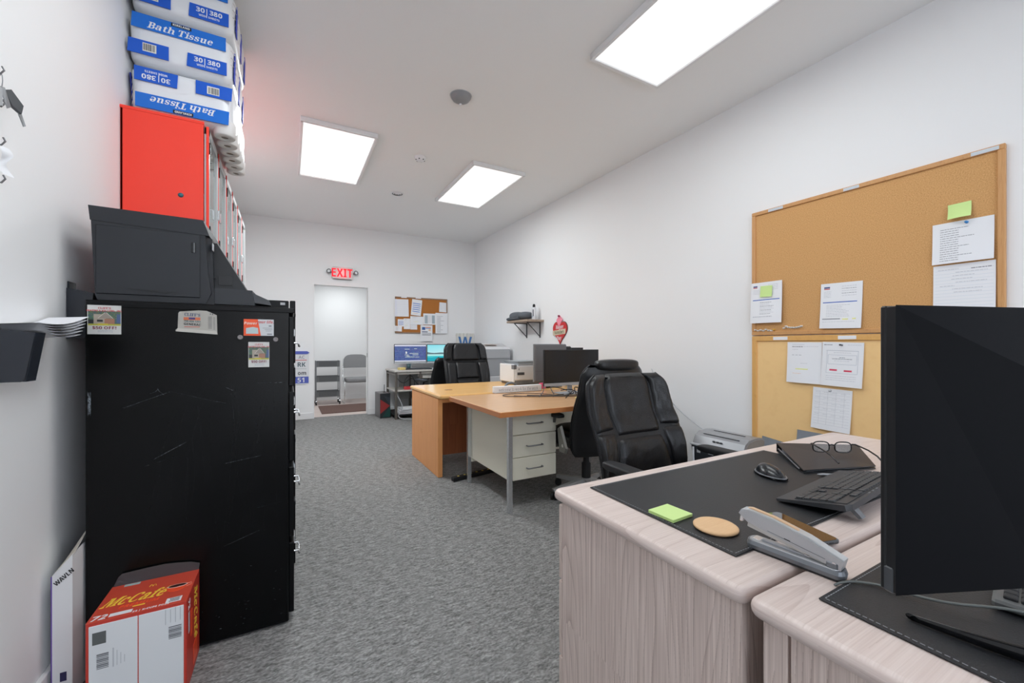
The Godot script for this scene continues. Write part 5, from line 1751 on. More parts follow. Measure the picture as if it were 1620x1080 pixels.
func boards() -> void:
	var wx := right_wall_x(-1.27)
	# upper board
	var b := thing("cork_board", "large upper cork board in a light wood frame on the right wall", "notice board", Vector3(wx, 1.268, -1.276), WALL_TURN)
	var L := 1.306
	var H := 0.968
	part("cork_panel", Vector3(0, H / 2, 0.01), Vector3(L - 0.04, H - 0.04, 0.01), 0.0, M.cork, b)
	for k: Array in [[0.0, 0.014, L, 0.028], [0.0, H - 0.014, L, 0.028], [-L / 2 + 0.014, H / 2, 0.028, H - 0.056], [L / 2 - 0.014, H / 2, 0.028, H - 0.056]]:
		part("frame_rail", Vector3(k[0], k[1], 0.013), Vector3(k[2], k[3], 0.026), 0.003, M.frame_wood, b)
	for x: Array in [[-0.473, 0.105], [-0.002, 0.085], [0.582, 0.1]]:
		part("label_strip", Vector3(x[0], H - 0.015, 0.027), Vector3(x[1], 0.019, 0.002), 0.0, mat(rgb(206, 214, 220), 0.5), b)
	# lower board, overlapped by the desk
	var c := thing("hardboard_panel", "lower pale wooden notice board in a yellow frame behind the desk", "notice board", Vector3(wx, 0.34, -1.276), WALL_TURN)
	H = 0.922
	part("panel", Vector3(0, H / 2, 0.008), Vector3(L - 0.04, H - 0.02, 0.01), 0.0, M.hardboard, c)
	for k: Array in [[0.0, 0.014, L, 0.028], [0.0, H - 0.02, L, 0.04], [-L / 2 + 0.018, H / 2, 0.036, H - 0.06], [L / 2 - 0.018, H / 2, 0.036, H - 0.06]]:
		part("frame_rail", Vector3(k[0], k[1], 0.012), Vector3(k[2], k[3], 0.024), 0.003, M.frame_wood_yellow, c)
	for x: Array in [[-0.44, 0.1], [-0.025, 0.1]]:
		part("label_strip", Vector3(x[0], H - 0.02, 0.0245), Vector3(x[1], 0.024, 0.002), 0.0, M.paper, c)
	# sheets: [style, z centre, y centre, width, height, tilt, label]
	var rows := [["invoice", -1.815, 1.52, 0.232, 0.315, 0.0, "printed invoice with a green note at the upper board's lower left"],
		["invoice_marked", -1.338, 1.457, 0.234, 0.306, -0.02, "printed invoice with pen marks low in the middle of the upper board"],
		["list", -0.778, 1.762, 0.234, 0.23, 0.0, "printed list held by a blue pin at the upper board's right side"],
		["handwritten", -0.774, 1.46, 0.236, 0.36, 0.0, "handwritten ruled sheet below the printed list, partly behind the monitor"],
		["letter", -1.558, 1.066, 0.222, 0.292, -0.01, "typed letter with a yellow mark at the lower board's top"],
		["certificate", -1.33, 1.062, 0.232, 0.296, -0.03, "form with two red marks beside the typed letter on the lower board"],
		["form", -1.392, 0.752, 0.228, 0.285, -0.04, "crumpled ruled sheet pinned lowest on the lower board"]]
	var sd := 300
	for r: Array in rows:
		sd += 1
		var yy: float = r[2]
		sheet_on_wall("pinned_sheet", r[6], "paper", r[3], r[4], tex_mat(page(sd, r[0]), 0.8), Vector3(right_wall_x(r[1]) - (0.03 if r[0] == "invoice" else 0.018) - (0.003 if r[0] == "certificate" else 0.0), yy, r[1]), WALL_TURN, r[5], 0.012)
	sheet_on_wall("sticky_note", "green sticky note on the left invoice of the upper board", "sticky note", 0.088, 0.085, M.note, Vector3(right_wall_x(-1.81) - 0.038, 1.605, -1.81), WALL_TURN, -0.03, 0.004)
	sheet_on_wall("sticky_note", "green sticky note alone above the printed list", "sticky note", 0.09, 0.085, M.note, Vector3(right_wall_x(-0.787) - 0.018, 1.933, -0.787), WALL_TURN, 0.03, 0.022)
	# pins
	var clear := mat(rgb(226, 222, 216), 0.15)
	var base := Shape.new()
	base.lathe([Vector2(0, 0), Vector2(0.0065, 0), Vector2(0.007, 0.002), Vector2(0.0036, 0.004), Vector2(0.0034, 0.012), Vector2(0.006, 0.015), Vector2(0.0062, 0.0175), Vector2(0, 0.018)], Vector3.ZERO, 12)
	var mesh := base.done()
	rng.seed = 64
	for k in 17:
		var left := k < 8
		var zz := (-1.9 + 0.02 * k) if left else (-1.69 + 0.0145 * (k - 8))
		var yy := 1.306 + rng.randf_range(-0.006, 0.006) + (0.0 if left else 0.012 + rng.randf_range(-0.006, 0.008))
		var m := clear if k != 7 else mat(rgb(226, 176, 70), 0.3)
		var o := single("push_pin", mesh, m, ("clear push pin in the left cluster at the upper board's lower corner" if left else "clear push pin in the right cluster along the upper board's lower edge") if k != 7 else "amber push pin at the end of the left cluster of clear pins", "push pin", Vector3(right_wall_x(zz) - 0.015, yy, zz), 0.0, "" if k == 7 else ("left cluster of clear push pins" if left else "right cluster of clear push pins"))
		o.rotation = Vector3(0, 0, PI / 2)
	for p: Array in [[-0.76, 1.862, rgb(60, 140, 210), "blue push pin holding the printed list"], [-1.335, 1.193, rgb(90, 92, 96), "grey push pin holding the form with red marks"], [-1.395, 0.88, rgb(200, 202, 206), "pale push pin holding the crumpled ruled sheet"]]:
		var o := single("push_pin", mesh, mat(p[2], 0.25), p[3], "push pin", Vector3(right_wall_x(p[0]) - 0.019, p[1], p[0]))
		o.rotation = Vector3(0, 0, PI / 2)
	# grey cards stuck along the bottom of the lower board
	var gm := mat(rgb(132, 138, 146), 0.7)
	for p: Array in [[-1.488, 0.505, 0.232, 0.145, -0.02, "left grey card at the bottom of the lower board"], [-1.25, 0.5, 0.232, 0.155, -0.02, "right grey card at the bottom of the lower board"], [-1.76, 0.395, 0.2, 0.16, -0.12, "grey card low in the lower board's left corner, nearly hidden by the desk"]]:
		sheet_on_wall("grey_card", p[5], "card", p[2], p[3], gm, Vector3(right_wall_x(p[0]) - 0.018, p[1], p[0]), WALL_TURN, p[4], 0.03)


func shredder() -> void:
	var t := thing("paper_shredder", "silver topped paper shredder by the right wall behind the front desk", "shredder", Vector3(3.02, 0, -2.0))
	var s := Shape.new()
	s.hull([Vector3(-0.1, 0.0, 0.19), Vector3(0.13, 0.0, 0.19), Vector3(0.13, 0.0, -0.19), Vector3(-0.1, 0.0, -0.19)], [Vector3(-0.14, 0.385, 0.215), Vector3(0.15, 0.385, 0.215), Vector3(0.15, 0.385, -0.215), Vector3(-0.14, 0.385, -0.215)])
	obj("bin", s, mat(rgb(44, 48, 54), 0.35), t)
	part("rim", Vector3(0.004, 0.392, 0), Vector3(0.31, 0.016, 0.45), 0.006, M.pale_grey, t)
	s = Shape.new()
	var poly := PackedVector2Array([Vector2(-0.13, 0.0), Vector2(0.14, 0.0), Vector2(0.14, 0.07), Vector2(0.12, 0.088), Vector2(0.04, 0.095), Vector2(-0.05, 0.088), Vector2(-0.1, 0.06)])
	s.prism(poly, 0.42, Transform3D(Basis(), Vector3(0, 0.4, -0.21)))
	obj("head", s, mat(rgb(160, 162, 166), 0.35, 0.3), t)
	s = Shape.new()
	s.prism(PackedVector2Array([Vector2(-0.1, 0.006), Vector2(0.13, 0.006), Vector2(0.13, 0.068), Vector2(0.1, 0.08), Vector2(0.03, 0.082), Vector2(-0.04, 0.07), Vector2(-0.08, 0.045)]), 0.004, Transform3D(Basis(), Vector3(0, 0.4, 0.21)))
	obj("end_cap", s, mat(rgb(146, 138, 130), 0.45), t)
	part("feed_slot", Vector3(0.03, 0.4945, 0), Vector3(0.012, 0.004, 0.26), 0.0, M.black, t)
	var g := part("grip_line", Vector3(-0.075, 0.478, 0.0), Vector3(0.006, 0.004, 0.3), 0.0, M.dark_grey, t)
	g.rotation.z = 0.6
	for k in 3:
		part("switch", Vector3(-0.118, 0.44, -0.03 + 0.03 * k), Vector3(0.012, 0.012, 0.02), 0.003, M.dark_grey, t)
	part("sticker", Vector3(-0.137, 0.345, -0.15), Vector3(0.002, 0.03, 0.03), 0.0, M.pale_grey, t)
	for k in 3:
		part("print_line", Vector3(-0.137, 0.355 - 0.016 * k, -0.04 + 0.02 * k), Vector3(0.002, 0.003, 0.12 - 0.03 * k), 0.0, M.pale_grey, t)
	s = Shape.new()
	s.tube([Vector3(-0.146, 0.24, -0.19), Vector3(-0.15, 0.37, -0.19)], 0.008, 8)
	obj("white_strap", s, M.white, t)
	cable([Vector3(3.12, 0.44, -2.22), Vector3(3.18, 0.47, -2.36), Vector3(3.215, 0.58, -2.6), Vector3(3.225, 0.76, -2.82), Vector3(3.23, 0.95, -2.95)], 0.004, M.pale_grey, "thin pale cable climbing the right wall behind the black chair")


# ---------------------------------------------------------------- office chairs
func chair_half(v: float, w: float) -> float:
	# half width of the backrest at height v
	var r := w * (0.93 + 0.07 * sin(clampf(v, 0, 1) * PI))
	if v > 0.86:
		r *= 1.0 - 0.2 * pow((v - 0.86) / 0.14, 2.6)
	if v < 0.1:
		r *= 1.0 - 0.12 * pow((0.1 - v) / 0.1, 2.0)
	return r


func back_point(u: float, v: float, w: float, y0: float, h: float, lean: float) -> Vector3:
	# u -1..1 across, v 0..1 up; the middle surface of the backrest
	var z := -0.23 - lean * v + 0.035 * sin(clampf(v * 1.5, 0, 1) * PI) + 0.04 * pow(absf(u), 2.2)
	return Vector3(u * chair_half(v, w), y0 + h * v, z)


func office_chair(label: String, at: Vector3, turn: float, style: String, base_m: Material, arm_m: Material, frame_m: Material) -> Node3D:
	var t := thing("office_chair", label, "chair", at, turn)
	var tall := style == "headrest"
	var w := 0.315 if tall else 0.285
	var y0 := 0.5
	var h := 0.72 if tall else 0.54
	if style == "plates":
		y0 = 0.37
		h = 0.68
	var lean := 0.16 if tall else 0.14
	if style == "low":
		h = 0.52
	# shell
	var s := Shape.new()
	s.grid(func(a: float, v: float) -> Vector3:
		var ang := a * TAU
		var u := clampf(cos(ang) * 1.25, -1.0, 1.0)
		var side := -sin(ang)
		var p := back_point(u, v * 0.975, w, y0, h, lean)
		var th := 0.028 * (1.0 - 0.55 * pow(absf(u), 4.0)) * (1.0 - 0.6 * pow(absf(v * 2 - 1), 8.0))
		return p + Vector3(0, 0, (-th if side > 0 else th) * minf(1.0, absf(sin(ang)) * 3.0) - 0.012), 40, 28)
	for v: float in [0.0, 1.0]:
		var ring := []
		for k in 20:
			ring.append(back_point(clampf(cos(TAU * k / 20) * 1.25, -1, 1), v * 0.975, w, y0, h, lean) + Vector3(0, 0, sin(TAU * k / 20) * 0.008 - 0.012))
		s.face(ring, Vector3(0, y0 + h / 2, -0.25))
	obj("back_shell", s, M.leather, t)
	# padded fields: [u at the lower left, u lower right, u upper left, u upper right, v0, v1, bulge, name]
	var pads: Array
	if tall:
		pads = [[-0.97, -0.66, -0.98, -0.62, 0.68, 1.0, 0.05, "headrest_cushion"], [-0.65, 0.65, -0.61, 0.61, 0.67, 1.0, 0.06, "headrest_cushion"], [0.66, 0.97, 0.62, 0.98, 0.68, 1.0, 0.05, "headrest_cushion"],
			[-0.98, -0.56, -0.9, -0.5, 0.02, 0.67, 0.06, "side_bolster"], [0.56, 0.98, 0.5, 0.9, 0.02, 0.67, 0.06, "side_bolster"],
			[-0.55, 0.55, -0.5, 0.5, 0.34, 0.66, 0.045, "back_cushion"], [-0.55, 0.55, -0.55, 0.55, 0.02, 0.335, 0.05, "lumbar_cushion"]]
	elif style == "low":
		pads = [[-0.95, 0.95, -0.95, 0.95, 0.03, 0.98, 0.05, "back_cushion"]]
	else:
		pads = [[-0.53, 0.53, -0.6, 0.6, 0.44, 1.005, 0.038, "back_cushion"], [-0.76, 0.76, -0.53, 0.53, 0.0, 0.44, 0.04, "lumbar_cushion"],
			[-0.99, -0.545, -0.98, -0.605, 0.5, 1.0, 0.034, "side_bolster"], [-0.99, -0.765, -0.99, -0.545, 0.01, 0.5, 0.032, "side_bolster"],
			[0.545, 0.99, 0.605, 0.98, 0.5, 1.0, 0.034, "side_bolster"], [0.765, 0.99, 0.545, 0.99, 0.01, 0.5, 0.032, "side_bolster"]]
	var wr := noise(7.0, 2, 19)
	for p: Array in pads:
		s = Shape.new()
		s.grid(func(a: float, b: float) -> Vector3:
			var u := lerpf(lerpf(p[0], p[1], a), lerpf(p[2], p[3], a), b)
			var v := lerpf(p[4], p[5], b)
			var q := back_point(u, v, w, y0, h, lean)
			var f := (1 - pow(absf(a * 2 - 1), 7.0)) * (1 - pow(absf(b * 2 - 1), 9.0))
			return q + Vector3(0, 0, -0.004 + p[6] * pow(f, 0.4) + 0.004 * f * wr.get_noise_2d(q.x * 3.0, q.y * 3.0)), 18, 18)
		obj(p[7], s, M.leather, t)
	# piping down both sides
	for k: float in [-1.0, 1.0]:
		var line := []
		for i in 25:
			line.append(back_point(k * 0.985, i / 24.0, w, y0, h, lean) + Vector3(k * 0.004, 0, -0.006))
		s = Shape.new()
		s.tube(line, 0.005, 6)
		obj("piping", s, M.leather, t)
	# seat
	s = Shape.new()
	s.blob(Vector3(0, 0.47, 0.01), Vector3(0.54, 0.12, 0.52), 0.4)
	obj("seat", s, M.leather, t)
	s = Shape.new()
	s.blob(Vector3(0, 0.52, 0.02), Vector3(0.4, 0.06, 0.42), 0.6)
	obj("seat_cushion", s, M.leather, t)
	part("seat_plate", Vector3(0, 0.395, 0), Vector3(0.3, 0.03, 0.28), 0.006, M.black_soft, t)
	# armrests
	for k: float in [-1.0, 1.0]:
		s = Shape.new()
		s.blob(Vector3(k * 0.315, 0.665, 0.03), Vector3(0.075, 0.035, 0.34), 0.45)
		var a := obj("armrest", s, M.black_soft, t)
		s = Shape.new()
		s.hull([Vector3(k * 0.325 - 0.012, 0.4, 0.02), Vector3(k * 0.325 + 0.012, 0.4, 0.02), Vector3(k * 0.325 + 0.012, 0.4, 0.12), Vector3(k * 0.325 - 0.012, 0.4, 0.12)],
			[Vector3(k * 0.325 - 0.012, 0.655, -0.06), Vector3(k * 0.325 + 0.012, 0.655, -0.06), Vector3(k * 0.325 + 0.012, 0.655, 0.03), Vector3(k * 0.325 - 0.012, 0.655, 0.03)])
		s.box(Vector3(k * 0.22, 0.405, 0.07), Vector3(0.22, 0.025, 0.06), 0.005)
		obj("arm_support", s, arm_m, a)
	# back bar, column, star base, casters
	s = Shape.new()
	s.tube([Vector3(0, 0.39, -0.05), Vector3(0, 0.39, -0.24), Vector3(0, 0.45, -0.31), Vector3(0, 0.62, -0.3)], 0.022, 8)
	obj("back_bar", s, frame_m, t)
	s = Shape.new()
	s.lathe([Vector2(0.036, 0.09), Vector2(0.036, 0.25), Vector2(0.024, 0.26), Vector2(0.022, 0.39)], Vector3.ZERO, 20)
	obj("gas_column", s, M.black_soft, t)
	s = Shape.new()
	s.lathe([Vector2(0.0, 0.07), Vector2(0.05, 0.07), Vector2(0.056, 0.1), Vector2(0.045, 0.135), Vector2(0.0, 0.137)], Vector3.ZERO, 20)
	for k in 5:
		var a := TAU * k / 5 + 0.3
		var d := Vector3(sin(a), 0, cos(a))
		var n := Vector3(cos(a), 0, -sin(a))
		s.hull([d * 0.03 - n * 0.03 + Vector3(0, 0.08, 0), d * 0.03 + n * 0.03 + Vector3(0, 0.08, 0), d * 0.3 + n * 0.018 + Vector3(0, 0.062, 0), d * 0.3 - n * 0.018 + Vector3(0, 0.062, 0)],
			[d * 0.03 - n * 0.022 + Vector3(0, 0.13, 0), d * 0.03 + n * 0.022 + Vector3(0, 0.13, 0), d * 0.31 + n * 0.012 + Vector3(0, 0.085, 0), d * 0.31 - n * 0.012 + Vector3(0, 0.085, 0)])
	var st := obj("star_base", s, base_m, t)
	for k in 5:
		var a := TAU * k / 5 + 0.3
		var c := Shape.new()
		c.rod(Vector3(-0.022, 0.027, 0), Vector3(-0.005, 0.027, 0), 0.027, 16)
		c.rod(Vector3(0.005, 0.027, 0), Vector3(0.022, 0.027, 0), 0.027, 16)
		c.rod(Vector3(0, 0.03, 0), Vector3(0, 0.066, 0), 0.007, 8)
		var o := obj("caster", c, M.black_soft, st, Vector3(sin(a) * 0.295, 0, cos(a) * 0.295))
		o.rotation.y = a + 0.7
	return t


func build_chairs() -> void:
	var silver := mat(rgb(186, 186, 186), 0.4, 0.15)
	office_chair("black leather office chair at the front desk, padded front facing the camera", Vector3(1.55, 0, -1.25), 0.0, "panels", M.black_soft, M.black_soft, M.black_soft)
	var c := office_chair("black leather chair with grey arm plates seen from behind at the cream drawer desk", Vector3(2.09, 0, -2.58), PI - 0.06, "plates", silver, mat(rgb(128, 126, 120), 0.45, 0.3), M.black_soft)
	# its loose headrest roll
	var s := Shape.new()
	s.blob(Vector3(0, 1.05, -0.37), Vector3(0.36, 0.08, 0.12), 0.55)
	obj("headrest_roll", s, M.leather, c)
	for k: float in [-1.0, 1.0]:
		s = Shape.new()
		s.hull([Vector3(k * 0.315, 0.58, -0.1), Vector3(k * 0.315, 0.6, -0.14), Vector3(k * 0.315, 0.44, -0.22), Vector3(k * 0.315, 0.4, -0.2), Vector3(k * 0.315, 0.4, -0.13)],
			[Vector3(k * 0.335, 0.57, -0.105), Vector3(k * 0.335, 0.59, -0.14), Vector3(k * 0.335, 0.45, -0.215), Vector3(k * 0.335, 0.41, -0.195), Vector3(k * 0.335, 0.41, -0.135)])
		obj("arm_plate", s, mat(rgb(128, 126, 120), 0.45, 0.2), c)
		s = Shape.new()
		s.rod(Vector3(k * 0.333, 0.46, -0.18), Vector3(k * 0.338, 0.46, -0.18), 0.012, 14)
		obj("bolt", s, M.chrome, c)
	office_chair("high backed black leather chair with a big headrest behind the wooden desk", Vector3(2.1, 0, -4.82), 0.0, "headrest", M.black_soft, M.black_soft, M.black_soft)
	office_chair("plain backed dark chair turned to the far desk, left of the high backed one", Vector3(2.06, 0, -6.02), PI + 0.15, "low", M.black_soft, M.black_soft, M.black_soft)


# ---------------------------------------------------------------- front desks
func rounded_top(sx: float, sz: float, th: float, r: float) -> Shape:
	# a slab with rounded corners and a rounded edge, top at y = 0, corner at the origin
	var s := Shape.new()
	var outline := func(inset: float) -> Array:
		var q := []
		for c: Array in [[sx - r, r, -PI / 2], [sx - r, sz - r, 0.0], [r, sz - r, PI / 2], [r, r, PI]]:
			for k in 7:
				var a: float = c[2] + PI / 2 * k / 6
				q.append(Vector3(c[0] + (r - inset) * cos(a), 0, c[1] + (r - inset) * sin(a)))
		return q
	var rings := []
	for k in 9:
		var a := PI * k / 8
		var ins := (th / 2) * (1 - sin(a)) * 0.8
		var ring: Array = outline.call(ins)
		for i in ring.size():
			ring[i].y = -th / 2 + th / 2 * cos(a)
		rings.append(ring)
	for j in rings.size() - 1:
		for i in rings[0].size():
			var n := (i + 1) % rings[0].size() as int
			s.tri(rings[j][i], rings[j][n], rings[j + 1][n], 1)
			s.tri(rings[j][i], rings[j + 1][n], rings[j + 1][i], 1)
	var mid := Vector3(sx / 2, -th / 2, sz / 2)
	s.face(rings[0].duplicate(), mid, 2)
	s.face(rings[-1].duplicate(), mid, 2)
	return s


func build_front_desks() -> void:
	# desk whose user faces the camera
	var d := thing("oak_desk", "washed oak desk with rounded edges holding the keyboard, mouse and stapler", "desk", Vector3(0.711, 0, -1.043))
	obj("desktop", rounded_top(1.72, 0.603, 0.032, 0.022), M.oak_top, d, Vector3(0, 0.75, 0))
	part("side_panel", Vector3(0.0285, 0.358, 0.309), Vector3(0.019, 0.716, 0.56), 0.001, M.oak, d)
	part("back_panel", Vector3(0.86, 0.4, 0.575), Vector3(1.64, 0.63, 0.018), 0.001, M.oak, d)
	part("end_panel", Vector3(1.69, 0.358, 0.309), Vector3(0.02, 0.716, 0.56), 0.001, M.oak, d)
	part("pedestal", Vector3(0.24, 0.38, 0.29), Vector3(0.4, 0.66, 0.5), 0.002, M.oak, d)
	for k in 3:
		var o := part("drawer", Vector3(0.238, 0.588 - 0.232 * k, 0.018), Vector3(0.436, 0.226, 0.02), 0.003, M.oak, d)
		part("pull", Vector3(0, 0.03, -0.016), Vector3(0.12, 0.012, 0.014), 0.003, M.steel, o)
	# desk in front of it
	var e := thing("oak_desk", "washed oak desk nearest the camera carrying the big black monitor", "desk", Vector3(0.703, 0, -0.431))
	obj("desktop", rounded_top(1.72, 0.76, 0.032, 0.022), M.oak_top, e, Vector3(0, 0.75, 0))
	part("side_panel", Vector3(0.0365, 0.358, 0.4), Vector3(0.019, 0.716, 0.68), 0.001, M.oak, e)
	part("corner_post", Vector3(0.0375, 0.358, 0.0345), Vector3(0.021, 0.716, 0.04), 0.002, M.oak, e)
	part("back_panel", Vector3(0.86, 0.4, 0.034), Vector3(1.62, 0.63, 0.018), 0.001, M.oak, e)
	part("end_panel", Vector3(1.69, 0.358, 0.38), Vector3(0.02, 0.716, 0.72), 0.001, M.oak, e)
	# desk mats with sewn edges
	desk_mat("black leather desk mat under the keyboard and mouse", Vector3(0.813, 0.7505, -0.986), Vector2(0.92, 0.468))
	desk_mat("black leather desk mat with pale stitching under the big monitor", Vector3(0.803, 0.7505, -0.364), Vector2(0.92, 0.5))


func desk_mat(label: String, at: Vector3, size: Vector2) -> void:
	var t := thing("desk_mat", label, "desk mat", at)
	part("pad", Vector3(size.x / 2, 0.002, size.y / 2), Vector3(size.x, 0.0035, size.y), 0.0012, M.mat_leather, t)
	var s := Shape.new()
	var m := 0.007
	var step := 0.0085
	for i in int((size.x - 2 * m) / step):
		for z: float in [m, size.y - m]:
			s.box(Vector3(m + (i + 0.5) * step, 0.0041, z), Vector3(0.0055, 0.0008, 0.0012))
	for i in int((size.y - 2 * m) / step):
		for x: float in [m, size.x - m]:
			s.box(Vector3(x, 0.0041, m + (i + 0.5) * step), Vector3(0.0012, 0.0008, 0.0055))
	obj("stitching", s, mat(rgb(150, 152, 156), 0.8), t)


func build_desk_things() -> void:
	var y := 0.7505
	var ym := 0.7545
	# note pad
	var n := thing("sticky_note_pad", "pale green sticky note pad on the corner of the black desk mat", "note pad", Vector3(0.861, ym, -0.725), 0.05)
	for k in 3:
		part("sheet_block", Vector3(0, 0.0015 + 0.0026 * k, 0), Vector3(0.076, 0.0025, 0.076), 0.0006, M.note if k % 2 == 0 else M.note_page, n)
	# coaster
	var s := Shape.new()
	s.lathe([Vector2(0, 0), Vector2(0.045, 0), Vector2(0.0495, 0.003), Vector2(0.0495, 0.006), Vector2(0.046, 0.0085), Vector2(0.04, 0.0078), Vector2(0, 0.0076)], Vector3.ZERO, 40)
	single("coaster", s, tri_mat(wood(256, 256, rgb(236, 196, 150), rgb(204, 150, 100), 3.0, 121, true, 0.7), Vector3.ONE * 6.0, 0.5), "round light wood coaster between the green note pad and the stapler", "coaster", Vector3(0.892, ym, -0.619))
	stapler()
	phone()
	computer_keyboard()
	mouse()
	binder_and_glasses()
	big_monitor()
	second_keyboard()


func stapler() -> void:
	var at := Vector3(0.8905, 0.7505, -0.54)
	var t := thing("stapler", "silver stapler lying open across the gap between the two oak desks", "stapler", at, 0.0)
	t.rotation.y = 0.115
	t.scale = Vector3(1, 1, 0.93)
	var light := mat(rgb(188, 190, 194), 0.3, 0.35)
	var dark := mat(rgb(124, 128, 134), 0.35, 0.4)
	# local: +z from the mouth (0) to the hinge (0.185); x across
	var s := Shape.new()
	var outline := func(ins: float, yy: float, z0: float, z1: float, hw: float) -> Array:
		var q := []
		for c: Array in [[z1, 0.0, PI], [z0, PI, PI]]:
			for k in 9:
				var a: float = c[1] + PI * k / 8
				q.append(Vector3((hw - ins) * cos(a), yy, c[0] + (hw - ins) * 0.7 * sin(a)))
		return q
	s.hull(outline.call(0.002, 0.004, 0.015, 0.175, 0.0205), outline.call(0.0, 0.012, 0.015, 0.175, 0.0205))
	s.hull(outline.call(0.0, 0.012, 0.015, 0.175, 0.0205), outline.call(0.003, 0.019, 0.015, 0.175, 0.0205))
	obj("base", s, dark, t)
	s = Shape.new()
	s.hull(outline.call(0.004, 0.0185, 0.018, 0.17, 0.0205), outline.call(0.005, 0.021, 0.018, 0.17, 0.0205))
	obj("base_top", s, light, t)
	s = Shape.new()
	s.hull(outline.call(0.0, 0.0, 0.016, 0.173, 0.018), outline.call(0.0, 0.004, 0.016, 0.173, 0.018))
	obj("rubber_sole", s, M.black_soft, t)
	part("anvil", Vector3(0, 0.0215, 0.022), Vector3(0.02, 0.0015, 0.016), 0.0004, M.chrome, t)
	part("guide_bar", Vector3(0, 0.0225, 0.075), Vector3(0.009, 0.004, 0.085), 0.001, M.pale_grey, t)
	part("spring", Vector3(-0.004, 0.025, 0.122), Vector3(0.006, 0.006, 0.012), 0.001, M.chrome, t)
	# upper arm, hinged at z = 0.165 and raised at the mouth
	var arm := Node3D.new()
	arm.name = "arm"
	t.add_child(arm)
	arm.position = Vector3(0, 0.034, 0.172)
	arm.rotation.x = 0.15
	s = Shape.new()
	var prof := PackedVector2Array([Vector2(0.012, -0.012), Vector2(-0.09, -0.008), Vector2(-0.168, -0.005), Vector2(-0.19, 0.006), Vector2(-0.186, 0.016), Vector2(-0.17, 0.022), Vector2(-0.12, 0.023), Vector2(-0.05, 0.019), Vector2(0.014, 0.007)])
	var b := Basis(Vector3(0, 0, 1), Vector3(0, 1, 0), Vector3(-1, 0, 0))
	s.prism(prof, 0.026, Transform3D(b, Vector3(0.013, 0, 0)))
	obj("cover", s, light, arm)
	s = Shape.new()
	var top := PackedVector2Array([Vector2(-0.186, 0.0155), Vector2(-0.17, 0.0225), Vector2(-0.12, 0.0255), Vector2(-0.05, 0.0215), Vector2(0.014, 0.009), Vector2(0.014, 0.006), Vector2(-0.05, 0.0185), Vector2(-0.12, 0.0225), Vector2(-0.17, 0.0215)])
	s.prism(top, 0.02, Transform3D(b, Vector3(0.01, 0, 0)))
	obj("top_ridge", s, mat(rgb(206, 208, 211), 0.28, 0.2), arm)
	s = Shape.new()
	s.prism(PackedVector2Array([Vector2(-0.176, 0.0225), Vector2(-0.168, 0.0255), Vector2(-0.12, 0.0278), Vector2(-0.072, 0.0245), Vector2(-0.07, 0.0225), Vector2(-0.12, 0.0255)]), 0.009, Transform3D(b, Vector3(0.0045, 0, 0)))
	obj("thumb_grip", s, mat(rgb(232, 196, 160), 0.3), arm)
	part("magazine", Vector3(0, -0.012, -0.085), Vector3(0.014, 0.01, 0.17), 0.001, mat(rgb(206, 204, 200), 0.4), arm)
	part("side_line", Vector3(-0.0133, -0.003, -0.07), Vector3(0.0006, 0.001, 0.11), 0.0, dark, arm)
	part("badge", Vector3(-0.0134, -0.002, -0.085), Vector3(0.0006, 0.0015, 0.012), 0.0, M.black, arm)
	part("nose_plate", Vector3(0, -0.004, -0.184), Vector3(0.02, 0.016, 0.008), 0.002, M.chrome, arm)
	part("nose_slot", Vector3(0, 0.012, -0.184), Vector3(0.016, 0.006, 0.01), 0.001, M.black, arm)
	s = Shape.new()
	s.rod(Vector3(-0.0145, -0.004, 0), Vector3(0.0145, -0.004, 0), 0.0035, 12)
	obj("hinge_pin", s, M.chrome, arm)
	s = Shape.new()
	s.box(Vector3(0, 0.026, 0.168), Vector3(0.03, 0.014, 0.022), 0.003)
	obj("hinge_block", s, dark, t)


func phone() -> void:
	var t := thing("mobile_phone", "dark glass mobile phone lying behind the stapler, reflecting the cork board", "phone", Vector3(1.047, 0.7545, -0.524), 0.0)
	t.rotation.y = -0.25
	var s := Shape.new()
	s.blob(Vector3(0, 0.0045, 0), Vector3(0.076, 0.009, 0.158), 0.16, 40, 10)
	obj("case", s, mat(rgb(92, 94, 98), 0.35), t)
	s = Shape.new()
	var poly := PackedVector2Array()
	for c: Array in [[0.024, -0.065, -PI / 2], [0.024, 0.065, 0.0], [-0.024, 0.065, PI / 2], [-0.024, -0.065, PI]]:
		for k in 6:
			var a: float = c[2] + PI / 2 * k / 5
			poly.append(Vector2(c[0] + 0.0115 * cos(a), c[1] + 0.0115 * sin(a)))
	s.prism(poly, 0.0006, Transform3D(Basis(Vector3(1, 0, 0), -PI / 2), Vector3(0, 0.0088, 0)))
	var gm := mat(rgb(16, 17, 20), 0.03).duplicate()
	gm.clearcoat_enabled = true
	gm.clearcoat = 1.0
	gm.clearcoat_roughness = 0.02
	obj("screen_glass", s, gm, t)
	part("speaker_port", Vector3(0.01, 0.0045, 0.0785), Vector3(0.012, 0.0015, 0.002), 0.0, M.black, t)
	part("charging_port", Vector3(-0.004, 0.0045, 0.0785), Vector3(0.008, 0.0025, 0.002), 0.0005, M.black, t)


